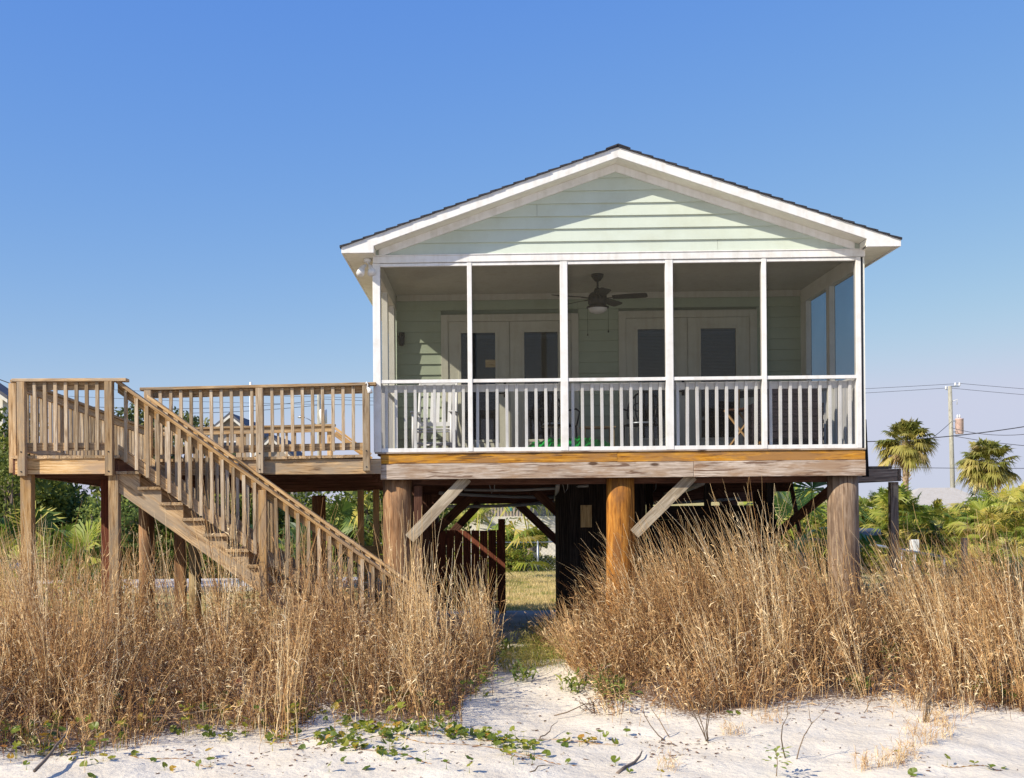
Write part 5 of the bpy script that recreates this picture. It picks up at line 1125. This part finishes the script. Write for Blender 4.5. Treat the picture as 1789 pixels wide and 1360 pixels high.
# big palmettos left of and under the deck
palmetto_plant(P_(40, 21), 21, 2.2, 15, 0.95, 0.45, 'palmetto', 'large dark green palmetto with broad fans behind the left deck post', 31, nl=26)
palmetto_plant(P_(-40, 19), 19, 1.7, 12, 0.85, 0.75, 'palmetto', 'yellowing palmetto at the left edge below the trees', 32)
palmetto_plant(P_(150, 24), 24, 1.9, 12, 0.85, 0.55, 'palmetto', 'green palmetto under the left end of the deck', 33)
palmetto_plant(P_(578, 25), 25, 2.3, 15, 0.75, 0.45, 'palmetto', 'spiky green palmetto seen under the deck above the handrail', 34)
palmetto_plant(P_(520, 27), 27, 1.8, 12, 0.75, 0.3, 'palmetto', 'dark palmetto seen between the stair balusters', 35)
palmetto_plant(P_(830, 29), 29, 2.9, 18, 1.0, 0.85, 'palmetto', 'sunlit yellow green palmetto seen under the house above the red gate', 36, el=(-0.1, 1.2))
palmetto_plant(P_(925, 44), 44, 4.6, 14, 1.2, 0.8, 'palmetto', 'bright palmetto in front of the neighbour house upper balcony', 37)
palmetto_plant(P_(1400, 24), 24, 2.9, 16, 0.95, 0.55, 'palmetto', 'palmetto silhouetted between the dark pilings under the house', 38, el=(0.2, 1.3))
palmetto_plant(P_(1335, 30), 30, 3.0, 14, 1.0, 0.7, 'palmetto', 'palmetto seen through the slot above the dark shed boards', 39)

# the palmetto thicket on the right: a mass nobody could count
def thicket():
    rng = np.random.default_rng(77); parts = []
    top = [(1300, 880), (1430, 878), (1500, 862), (1540, 838), (1600, 862), (1650, 878), (1700, 870), (1740, 842), (1789, 838), (1900, 838)]
    for i in range(330):
        Y = rng.uniform(27, 42) if i > 60 else rng.uniform(20, 26); x = P_(rng.uniform(1385, 1960), Y); px = 798 + x / Y * 1950
        if Y < 27 and px < 1560: continue
        if Y < 39.5 and px < 1566: Y = rng.uniform(39.5, 43); x = P_(px, Y)
        if Y < 31 and px < 1720: Y = rng.uniform(31, 36); x = P_(px, Y)
        ztop = EYE + (875 - np.interp(px, [a for a, b in top], [b for a, b in top])) / 1950 * Y
        g = float(tz(x, Y)); H = max(0.9, (ztop - g) * rng.uniform(0.35, 1.0)) if Y > 27 else rng.uniform(0.7, 1.3)
        sc = rng.uniform(.8, 1.15)
        v, f, r = fronds(rng, (x, Y, g + H - 0.75), 9, 0.62 * sc, 0.50 * sc, -0.1, 1.3, 30, 0.5, float(np.clip(rng.normal(0.74, .22), 0, 1)), width=0.030, fan=1.75)
        parts.append((v, f, r))
    V, F, R = join(parts); o = mk('palmetto_thicket', V, F, M['palmetto'], r=R); tag(o, 'dense yellow green saw palmetto thicket filling the ground right of the house', 'palmetto thicket', kind='stuff')
thicket()

def leafcloud(rng, blobs, dens, size, tone=0.5, flat=1.0):
    V, F, R = [], [], []
    Vs = []
    for (c, r) in blobs:
        c = np.asarray(c, float); r = np.asarray(r, float) * np.ones(3); n = int(dens * r[0] * r[1] ** .5 * r[2] ** .5)
        u = unit(rng.normal(0, 1, (n, 3))); rad = rng.uniform(0.35, 1.0, n) ** 0.5 * (1 + 0.16 * np.sin(5 * u[:, 0] + 3 * u[:, 2] + c[0]) + 0.12 * np.sin(9 * u[:, 1] + 7 * u[:, 2])); P = c + u * rad[:, None] * r
        a = unit(rng.normal(0, 1, (n, 3)) + u * .4); b = unit(np.cross(a, rng.normal(0, 1, (n, 3)))); s_ = size * rng.uniform(.6, 1.4, n)[:, None]
        Vs.append(np.stack([P - a * s_, P - b * s_ * .5, P + a * s_, P + b * s_ * .5], 1).reshape(-1, 3)); R.append(np.repeat(np.clip(tone + rng.normal(0, .2, n) + .1 * np.sin(c[0] * 7), 0, 1), 4))
    V = np.concatenate(Vs); n = len(V) // 4; F = np.arange(n * 4).reshape(n, 4)
    return V, F, np.concatenate(R)
def tree(x, y, ztop, w_, label, seed, mat='oak', base=None, dens=420, size=0.10, name='oak_tree', nb=13, group=None):
    rng = np.random.default_rng(seed); gz = float(tz(x, y)); H = ztop - gz; t = thing(name, label, 'tree', (x, y, gz), 0, group); lo = (base if base else 0.35) * H
    m_ = MB(); m_.tube([(0, 0, -.2), (0.08 * H / 4, 0, lo), (0, 0, H * .8)], [0.035 * H + .05, 0.03 * H, 0.02], 9)
    blobs = []
    for i in range(nb):
        a = rng.uniform(0, 6.28); q = rng.uniform(0.1, 1) ** .6; hz_ = rng.uniform(lo, H * .86); p = (math.cos(a) * q * w_ * .36, math.sin(a) * q * w_ * .36, hz_); r = rng.uniform(.16, .27) * w_
        blobs.append((p, (r, r, min(r * .75, (H - hz_))))); m_.tube([(0, 0, lo * .8), (p[0] * .5, p[1] * .5, (lo + hz_) / 2), p], [0.02 * H, 0.012 * H, .01], 6)
    m_.build('trunk', M['bark'], t, True)
    V, F, R = leafcloud(rng, blobs, dens, size); mk('crown', V, F, M[mat], t, r=R)
g_ = 'trees beyond the deck'
tree(P_(292, 46), 46, at(292, 688, 46).z, 4.4, 'round dark oak seen above the deck between stair rail and main railing', 51, nb=22, dens=900, size=.09, base=.3)
tree(P_(225, 50), 50, at(225, 712, 50).z, 3.2, 'smaller oak left of the round oak behind the sloping stair rail', 52, nb=14, dens=800, base=.3)
tree(P_(345, 44), 44, at(345, 742, 44).z, 3.4, 'low spreading oak below the grey roofed house', 53, nb=12, dens=800, base=.3)
tree(P_(8, 34), 34, at(8, 692, 34).z, 3.0, 'tall yellow tinged tree at the left edge above the deck level', 54, 'hedge', nb=18, dens=1300, size=.08, base=.25)
tree(P_(-50, 37), 37, at(-50, 720, 37).z, 3.6, 'dark tree partly outside the left edge', 55, nb=16, dens=900, base=.2)
tree(P_(15, 28), 28, at(15, 775, 28).z, 2.2, 'lower leafy bush tree under the tall yellow tinged tree', 56, 'hedge', nb=12, dens=1500, size=.06, base=.15)
tree(P_(115, 38), 38, at(115, 826, 38).z, 5.6, 'broad dark bush behind the left deck posts', 57, 'hedge', nb=14, dens=700, base=.1)
tree(P_(430, 38), 38, at(430, 832, 38).z, 7.0, 'broad dark bush behind the middle of the staircase', 58, 'hedge', nb=16, dens=600, base=.1)
tree(P_(640, 40), 40, at(620, 832, 40).z, 7.0, 'tangled tree under the deck near the left piling', 59, 'hedge', nb=16, dens=600, base=.1)
tree(P_(160, 26), 26, at(160, 866, 26).z, 2.0, 'grey green shrub in front of the hedge under the landing', 60, 'weed', nb=14, dens=1500, size=.045, base=.1, name='shrub')
tree(P_(885, 37), 37, at(885, 958, 37).z, 1.7, 'round yellow green bush against the chain link fence', 61, 'yellowhedge', nb=14, dens=2200, size=.05, base=.15, name='shrub')
tree(P_(945, 39), 39, at(955, 970, 39).z, 1.6, 'low tan and green bush right of the fence post', 62, 'yellowhedge', nb=10, dens=2000, size=.05, base=.15, name='shrub')
tree(P_(1445, 33), 33, at(1440, 880, 33).z, 3.0, 'yellow flowering shrub between the right pilings', 63, 'yellowhedge', nb=16, dens=1200, size=.06, base=.1, name='shrub')
tree(P_(1380, 26), 26, at(1372, 905, 26).z, 1.6, 'yellow green shrub just right of the dark shed', 64, 'yellowhedge', nb=12, dens=1600, size=.05, base=.1, name='shrub')
tree(P_(1490, 38), 45, at(1490, 905, 45).z, 3.4, 'yellow green shrub beyond the slate blue parked car', 67, 'yellowhedge', nb=16, dens=1300, size=.06, base=.1, name='shrub')
tree(P_(1600, 33), 33, at(1600, 950, 33).z, 3.2, 'low olive shrub behind the small white utility box', 68, 'yellowhedge', nb=18, dens=1300, size=.06, base=.05, name='shrub')
tree(P_(1700, 32), 32, at(1700, 955, 32).z, 3.2, 'low olive shrub behind the short wooden stake', 69, 'yellowhedge', nb=18, dens=1300, size=.06, base=.05, name='shrub')
tree(P_(1060, 60), 60, at(1060, 860, 60).z, 5.0, 'dark oak far behind the shed', 65, nb=12, dens=400, base=.2)
def hedge(name, x0, x1, y0, y1, z0, z1, n, label, seed, mat='hedge', size=.05):
    rng = np.random.default_rng(seed); P = np.stack([rng.uniform(x0, x1, n), rng.uniform(y0, y1, n), rng.uniform(z0, z1, n)], 1)
    f = rng.integers(0, 4, n); P[f == 0, 1] = y0 + np.abs(rng.normal(0, .05, (f == 0).sum())); P[f == 1, 2] = z1 - np.abs(rng.normal(0, .05, (f == 1).sum()))
    P[:, 2] += 0.05 * np.sin(P[:, 0] * 3) + 0.04 * np.sin(P[:, 0] * 7 + 1)
    a = unit(rng.normal(0, 1, (n, 3))); b = unit(np.cross(a, rng.normal(0, 1, (n, 3)))); s_ = size * rng.uniform(.6, 1.4, n)[:, None]
    V = np.stack([P - a * s_, P - b * s_ * .55, P + a * s_, P + b * s_ * .55], 1).reshape(-1, 3); R = np.repeat(np.clip(.42 + rng.normal(0, .2, n), 0, 1), 4)
    t = thing(name, label, 'hedge', ((x0 + x1) / 2, (y0 + y1) / 2, z0)); Vl = V - np.array([(x0 + x1) / 2, (y0 + y1) / 2, z0])
    mk('foliage', Vl, np.arange(n * 4).reshape(n, 4), M[mat], t, r=R)
    m_ = MB(); x = x0 + .3
    while x < x1: m_.tube([(x - (x0 + x1) / 2, 0, -.1), (x - (x0 + x1) / 2 + .05, 0, (z1 - z0) * .7)], .02, 5); x += .5
    m_.build('stems', M['bark'], t)
hedge('hedge', P_(-60, 29.5), P_(205, 29.5), 29.2, 30.2, -0.8, at(150, 955, 29.5).z, 26000, 'clipped dark green hedge behind the pale driveway', 71)
hedge('hedge', P_(210, 30.5), P_(560, 30.5), 30.2, 31.2, -0.8, at(400, 950, 30.5).z, 22000, 'second hedge running behind the staircase', 72)
hedge('vine_hedge', P_(852, 38.2), P_(955, 38.2), 38.0, 38.4, at(900, 958, 38).z, at(900, 932, 38).z, 5200, 'yellow green vine growing along the top of the chain link fence', 73, 'yellowhedge', .06)

# lawn seen under the house
def lawn():
    rng = np.random.default_rng(3); n = 60000; Y = 19.5 + 18 * rng.uniform(0, 1, n) ** 1.6; X = rng.uniform(-0.8, 3.6, n) * Y / 24; Z = tz(X, Y); h = rng.uniform(.03, .10, n); a = rng.uniform(0, 6.28, n); w_ = rng.uniform(.004, .01, n)
    dx, dy = np.cos(a) * w_, np.sin(a) * w_; V = np.stack([np.stack([X - dx, Y - dy, Z - .01], 1), np.stack([X + dx, Y + dy, Z - .01], 1), np.stack([X + rng.normal(0, .03, n), Y + rng.normal(0, .03, n), Z + h], 1)], 1).reshape(-1, 3)
    green = clumpy(X, Y, 1.3, .5) > .72; R = np.repeat(np.clip(np.where(green, .25, .75) + rng.normal(0, .15, n), 0, 1), 3)
    o = mk('lawn', V, np.arange(n * 3).reshape(n, 3), M['lawnblade'], r=R); tag(o, 'patchy straw and green lawn seen under the house', 'lawn', kind='stuff')
lawn()
# chain link fence
def chainlink(p0, p1, zt, label, np_=4):
    t = thing('chain_link_fence', label, 'fence'); p0, p1 = Vector(p0), Vector(p1); g0 = float(tz(p0.x, p0.y)); n = np_
    for i in range(n):
        q = p0.lerp(p1, i / (n - 1)); g = float(tz(q.x, q.y)); m_ = MB(); m_.tube([(q.x, q.y, g - .2), (q.x, q.y, zt + .05)], .038, 8); m_.build('fence_post', M['galv'], t, True)
    m_ = MB(); m_.tube([(p0.x, p0.y, zt), (p1.x, p1.y, zt)], .022, 8); m_.build('top_rail', M['galv'], t, True)
    m_ = MB(); L = (p1 - p0).length; H = zt - g0; d = (p1 - p0).normalized(); s_ = 0.14; k = -H
    V, F = [], []
    while k < L:
        for sg in (1, -1):
            a0, a1 = (k, k + H); u0, u1 = max(0, a0), min(L, a1); 
            if u1 <= u0: continue
            z0 = (u0 - a0); z1 = (u1 - a0)
            if sg < 0: z0, z1 = H - z0, H - z1
            A = p0 + d * u0; B = p0 + d * u1; w2 = .0035; kk = len(V)
            V += [(A.x, A.y, g0 + z0 - w2), (B.x, B.y, g0 + z1 - w2), (B.x, B.y, g0 + z1 + w2), (A.x, A.y, g0 + z0 + w2)]; F.append((kk, kk + 1, kk + 2, kk + 3))
        k += s_
    mk('wire_mesh', np.array(V), F, M['galv'], t)
chainlink((P_(939, 38) - 6, 38, 0), (P_(939, 38) + 3.0, 38, 0), at(900, 948, 38).z, 'chain link fence at the far edge of the lawn', 4)

# ============================================================ BACKGROUND BUILDINGS, POLES, CARS
def neighbour():
    Z = 46; x0, x1 = P_(820, Z), P_(1010, Z); g = float(tz(0, Z)); t = thing('neighbour_house', 'pale clapboard neighbour house with a dark upper balcony seen under the beach house', 'house', (x0, Z, 0))
    L = x1 - x0; zb = at(900, 908, Z).z; zs = at(900, 932, Z).z; zt = at(900, 884, Z).z
    m_ = MB(); z = zs
    while z < zb: m_.bar((0, -0.02, z + .07), (L, -0.02, z + .07), .04, .135); z += .14
    m_.build('siding_band', M['wallwhite'], t)
    for a_, b_ in ((0, P_(868, Z) - x0), (P_(944, Z) - x0, L)):
        m_ = MB(); z = g
        while z < zs - .05: m_.bar((a_, 0.3, z + .07), (b_, 0.3, z + .07), .04, .1401); z += .14
        m_.build('lower_wall', M['wallwhite'], t)
    m_ = MB(); m_.box(P_(868, Z) - x0 + .01, P_(944, Z) - x0 - .01, 0.6, 0.65, g, zs); m_.build('garage_shade_panel', M['roofdark'], t)  # dark panel stands in for the shade inside the garage
    m_ = MB(); m_.box(0, L, 2.4, 2.5, zb, zb + 2.5); m_.build('upper_wall', M['walltan'], t)
    m_ = MB(); m_.box(0, L, 0, 2.6, zb, zb + .05); m_.build('balcony_floor', M['wallwhite'], t)
    m_ = MB(); m_.box(0, L, 0, .06, zb + .98, zb + 1.05); x = 0.05
    while x < L: m_.box(x, x + .05, .01, .05, zb + .05, zb + .98); x += .13
    m_.build('balcony_railing', M['roofdark'], t)
    m_ = MB(); m_.prism([(-.5, zb + 2.5), (L + .5, zb + 2.5), (L / 2, zb + 4.0)], -.5, 6.0); m_.build('roof', M['roofdark'], t)
    m_ = MB(); m_.box(P_(884, Z) - x0, P_(895, Z) - x0, -.06, -.05, zb + .35, zb + 1.0); o = m_.build('towel', M['teal']); o.location = (x0, Z, 0); tag(o, 'teal towel hung on the balcony rail of the neighbour house', 'towel')
neighbour()
def gable_house(name, label, px0, px1, pyw, pya, Z, depth, wallm, roofm, over=.5, zb=None, win=True):
    x0, x1 = P_(px0, Z), P_(px1, Z); zw = at((px0 + px1) / 2, pyw, Z).z; za = at((px0 + px1) / 2, pya, Z).z; g = float(tz(x0, Z)); t = thing(name, label, 'house', (x0, Z, g)); L = x1 - x0; zw -= g; za -= g
    m_ = MB(); m_.box(0, L, 0, depth, -.2, zw); m_.prism([(0, zw + .001), (L, zw + .001), (L / 2, za - .1)], 0.002, depth - .002); m_.build('wall', M[wallm], t)
    s_ = (za - zw) / (L / 2)
    for sg in (-1, 1):
        m_ = MB(); xe = -over if sg < 0 else L + over; ze = zw - over * s_; p = [(xe, ze), (L / 2, za), (L / 2, za + .15), (xe, ze + .15)]
        m_.prism(p if sg < 0 else p[::-1], -over, depth + over); m_.build('roof', M[roofm], t)
        m_ = MB(); p = [(xe, ze - .16), (L / 2, za - .16), (L / 2, za - .005), (xe, ze - .005)]; m_.prism(p if sg < 0 else p[::-1], -over - .03, -over + .03); m_.build('fascia', M['wallwhite'], t)
    if win:
        for k in range(max(1, int(L / 2.2))):
            cx = L * (k + .5) / max(1, int(L / 2.2)); m_ = MB(); m_.box(cx - .5, cx + .5, -.04, .0, zw - 1.9, zw - .6); f = m_.build('window', M['plasticw'], t); m_ = MB(); m_.box(cx - .42, cx + .42, -.05, -.041, zw - 1.82, zw - .68); m_.build('pane', M['glass'], f)
gable_house('far_house', 'grey brown gabled house seen above the deck railing', 372, 436, 752, 726, 62, 8, 'walltan', 'roofdark', .3)
gable_house('far_house', 'brown roofed low house seen low between the right deck balusters', 440, 512, 800, 764, 58, 6, 'walltan', 'roofdark', .3)
gable_house('far_house', 'house with dark roof and white fascia at the far left edge', -190, 6, 690, 622, 48, 1.2, 'wallwhite', 'roofdark', .35, win=False)
def pale_roof_house():
    Z = 66; x0, x1 = P_(1560, Z), P_(1790, Z); g = float(tz(x0, Z)); t = thing('low_house', 'low house with a broad pale roof behind the palmetto thicket', 'house', (x0, Z, g)); L = x1 - x0
    m_ = MB(); m_.box(.5, L - .5, .5, 8, 0, 2.1); m_.build('wall', M['wallwhite'], t)
    m_ = MB(); zt = at(1690, 851, Z).z - g; m_.add([(0, 0, 1.9), (L, 0, 1.9), (L - 2.2, 4.4, zt), (3.4, 4.4, zt), (0, 9, 1.9), (L, 9, 1.9)], [(0, 1, 2, 3), (1, 5, 2), (5, 4, 3, 2), (4, 0, 3)]); m_.build('roof', M['roofpale'], t)
pale_roof_house()

def upole(px, ptop, Z, rb, label, name='utility_pole', mat='utility', lean=0.0):
    p = at(px, ptop, Z); g = float(tz(p.x, Z)); t = thing(name, label, 'utility pole', (p.x, Z, g)); H = p.z - g
    m_ = MB(); m_.tube([(lean, 0, -.3), (lean * .5, 0, H * .5), (0, 0, H)], [rb * 1.15, rb, rb * .85], 14); m_.build('pole', M[mat], t, True); return t, H
t, H = upole(1659.5, 675, 72, .145, 'weathered utility pole with a pinkish transformer right of the house', lean=.20)
UP = (t.location.x, 72, t.location.z + H)
m_ = MB(); m_.lathe((.55, -.1, H - 3.1), [(0, 1.02), (.25, 1.0), (.27, .95), (.25, .93), (.25, .05), (.22, 0), (0, 0)], 16); m_.build('transformer', M['transf'], t, True)
m_ = MB(); m_.box(.12, .32, -.12, -.06, H - 2.3, H - 2.22); m_.box(.12, .32, -.12, -.06, H - 3.0, H - 2.92); m_.box(.05, .60, -.05, .05, H - .06, H + .02); m_.box(-.25, 0, -.04, .04, H - .25, H - .2); m_.build('bracket', M['galv'], t)
for x, z in ((.35, .02), (.62, .02), (-.25, -.2), (.48, -2.05), (.62, -2.05)): m_ = MB(); m_.lathe((x, 0, H + z), [(0, 0), (.05, 0), (.07, .06), (.04, .10), (.07, .14), (.04, .2), (0, .22)], 10); m_.build('insulator', M['plasticw'], t, True)
m_ = MB(); m_.tube([(.1, 0, H - 1.0), (.45, -.05, H - .85), (.42, -.05, H - 1.2)], .03, 6); m_.build('fuse_cutout', M['plasticw'], t, True)
t2, H2 = upole(557, 686, 70, .13, 'distant utility pole with white transformer and street lamp behind the deck')
UP2 = (t2.location.x, 70, t2.location.z + H2)
m_ = MB(); m_.lathe((.28, -.1, H2 - 2.0), [(0, .95), (.2, .93), (.24, .88), (.24, .05), (0, 0)], 14); m_.build('transformer', M['plasticw'], t2, True)
m_ = MB(); m_.tube([(-.1, 0, H2 - 2.1), (-.6, -.1, H2 - 1.7), (-1.0, -.1, H2 - 1.5)], .03, 6); m_.build('lamp_arm', M['galv'], t2, True)
m_ = MB(); m_.lathe((-1.1, -.1, H2 - 1.55), [(0, .12), (.12, .10), (.24, 0), (.2, -.05), (0, -.07)], 12); m_.build('street_lamp_head', M['galv'], t2, True)
t3, H3 = upole(438, 668, 50, .07, 'slim white pole rising behind the middle post of the deck railing', 'white_pole', 'plasticw')
def wire(p, q, sag, r, label):
    p, q = Vector(p), Vector(q); n = 24; pts = [p.lerp(q, i / n) - Vector((0, 0, sag * 4 * (i / n) * (1 - i / n))) for i in range(n + 1)]
    m_ = MB(); m_.tube(pts, r, 5); tag(m_.build('power_line', M['wire']), label, 'power line')
wire((UP[0] - 60, 76, UP[2] + .9), (UP[0] + .35, 72, UP[2] + .15), .9, .013, 'topmost thin power line running left from the utility pole top')
wire((UP[0] - 60, 76, UP[2] + .3), (UP[0] - .2, 72, UP[2] - .12), .9, .013, 'second power line just under the topmost line on the left')
wire((UP[0] + .35, 72, UP[2] + .2), (UP[0] + 40, 70, UP[2] - 2.0), .5, .013, 'topmost thin power line running right from the utility pole')
wire((UP[0] - .2, 72, UP[2] - .1), (UP[0] + 40, 70, UP[2] - 2.6), .5, .013, 'second power line running right from the utility pole')
wire(at(1512, 772, 60), at(1960, 712, 58), .35, .026, 'thick sagging cable crossing in front of the palms')
wire((UP[0], 71.8, UP[2] - 3.2), at(1920, 785, 60), .2, .020, 'cable running down right from below the transformer')
wire((UP[0], 71.8, UP[2] - 2.7), at(1880, 741, 62), .55, .018, 'cable bundle running right from the transformer')
wire((UP[0], 71.8, UP[2] - 2.3), at(1590, 792, 60), .1, .018, 'short cable running down left into the first palm')
wire(at(1505, 816, 66), at(1900, 818, 66), .05, .018, 'level cable low above the palmetto thicket')
wire(at(-60, 692, 60), at(557, 700, 70), .6, .016, 'thin line crossing the sky behind the left deck landing')
wire(at(-60, 700, 60), at(557, 708, 70), .6, .016, 'second thin line below the first behind the left deck landing')
wire((UP2[0], 70, UP2[2] - .4), at(1500, 688, 74), .5, .014, 'thin line from the distant pole behind the house')
wire(at(-60, 640, 44), at(40, 678, 44), .02, .018, 'short line slanting down to the deck from the far left house')

def car(name, label, loc, rz, L, W, H, body, suv):
    t = thing(name, label, 'car', loc, rz)
    hb = H * (.62 if not suv else .60)
    if suv: prof = [(0, .35), (0, hb * .92), (.1, hb), (L * .24, hb * 1.03), (L * .96, hb * 1.05), (L, hb * .95), (L, .35)]
    else: prof = [(0, .35), (.02, hb * .72), (.25, hb * .84), (L * .26, hb * .98), (L * .78, hb * 1.02), (L - .1, hb * .95), (L, .5), (L, .35)]
    m_ = MB(); m_.prism([(x, z) for x, z in prof], -W / 2, W / 2); m_.build('body', M[body], t, bevel=.06)
    if suv: cp = [(L * .25, hb * 1.0), (L * .40, H - .03), (L * .95, H), (L * .985, hb * 1.02)]
    else: cp = [(L * .27, hb * .96), (L * .42, H), (L * .68, H), (L * .84, hb * 1.0)]
    m_ = MB(); m_.prism(cp, -W / 2 + .12, W / 2 - .12); m_.build('cabin', M[body], t, bevel=.05)
    for sgn in (-1, 1):
        n = 3 if suv else 2; xs0, xs1 = cp[0][0] + .42, cp[3][0] - (.12 if suv else .5); wv = (xs1 - xs0) / n
        for k in range(n):
            a, b = xs0 + wv * k + .04, xs0 + wv * (k + 1) - .04; zt = H - .13; y = sgn * (W / 2 - .105); m_ = MB(); m_.prism([(a, hb * 1.05), (b, hb * 1.05), (b, zt), (a + (.12 if k == 0 else 0), zt)], y - .01, y + .01); m_.build('window', M['carglass'], t)
    m_ = MB(); x0, x1 = cp[0][0], cp[1][0]; v = [(x0 - .01, -W / 2 + .2, cp[0][1] + .05), (x0 - .01, W / 2 - .2, cp[0][1] + .05), (x1 - .03, W / 2 - .24, cp[1][1] - .08), (x1 - .03, -W / 2 + .24, cp[1][1] - .08)]
    m_.add(v + [(a - .02, b, c + .02) for a, b, c in v], [(0, 1, 2, 3), (7, 6, 5, 4), (0, 4, 5, 1), (1, 5, 6, 2), (2, 6, 7, 3), (3, 7, 4, 0)]); m_.build('windscreen', M['carglass'], t)
    m_ = MB(); x0, x1 = cp[3][0] + .015, cp[2][0] + .02; v = [(x0, -W / 2 + .2, cp[3][1] + .06), (x0, W / 2 - .2, cp[3][1] + .06), (x1, W / 2 - .24, cp[2][1] - .1), (x1, -W / 2 + .24, cp[2][1] - .1)]
    m_.add(v + [(a + .02, b, c) for a, b, c in v], [(3, 2, 1, 0), (4, 5, 6, 7), (0, 1, 5, 4), (1, 2, 6, 5), (2, 3, 7, 6), (3, 0, 4, 7)]); m_.build('rear_window', M['carglass'], t)
    for x in (L * .19, L * .80):
        for sgn in (-1, 1):
            m_ = MB(); m_.tube([(x, sgn * (W / 2 - .2), .33), (x, sgn * (W / 2 + .01), .33)], .33, 20); w_ = m_.build('wheel', M['rubber'], t); m_ = MB(); m_.tube([(x, sgn * (W / 2 + .0), .33), (x, sgn * (W / 2 + .02), .33)], .19, 14); m_.build('rim', M['galv'], w_)
    for sgn in (-1, 1):
        m_ = MB(); m_.box(-.02, .05, sgn * (W / 2 - .3) - .15, sgn * (W / 2 - .3) + .15, hb * .66, hb * .82); m_.build('headlight', M['plasticw'], t)
        m_ = MB(); m_.box(L - .05, L + .02, sgn * (W / 2 - .2) - .1, sgn * (W / 2 - .2) + .1, hb * .66, hb * .95); m_.build('tail_light', M['red'], t)
gz = float(tz(P_(1500, 52), 52)); car('parked_car', 'slate blue sport utility car parked behind the right piling', (12.35, 40.4, at(1500, 924, 36).z - 1.72), math.radians(279), 4.5, 1.85, 1.72, 'cargrey', True)
car('parked_car', 'dark blue car with only its shiny end showing at the left edge', (P_(36, 24.5), 24.3, float(tz(-9, 24))), math.radians(176), 4.4, 1.75, 1.42, 'carblue', False)
# small white box on a post and the white pipe rail beside it
t = thing('utility_box', 'small white utility box on a post in front of the palmettos', 'utility box', (P_(1597, 30), 30, float(tz(12, 30))))
zt = at(1597, 943, 30).z - t.location.z; zb = at(1597, 966, 30).z - t.location.z
m_ = MB(); m_.box(-.10, .10, -.08, .08, zb, zt); m_.build('box_body', M['plasticw'], t, bevel=.01); m_ = MB(); m_.box(-.03, .03, -.03, .03, -.2, zb - .001); m_.build('post', M['plasticw'], t)
t = thing('pipe_rail', 'pale metal pipe rail running below the white utility box', 'railing')
m_ = MB(); a, b = at(1500, 948, 29), at(1650, 974, 29.5); m_.tube([a, b], .035, 8); m_.build('rail', M['galv'], t, True)
for q in (a, b, (a + b) / 2): m_ = MB(); m_.tube([(q.x, q.y, -1.2), tuple(q)], .03, 8); m_.build('post', M['galv'], t, True)
t = thing('wooden_stake', 'short weathered wooden stake in the grass far right', 'stake', (P_(1684, 17), 17, float(tz(P_(1684, 17), 17))))
m_ = MB(); m_.box(-.035, .035, -.035, .035, -.2, at(1684, 940, 17).z - t.location.z); m_.build('stake_post', M['greyboard'], t)
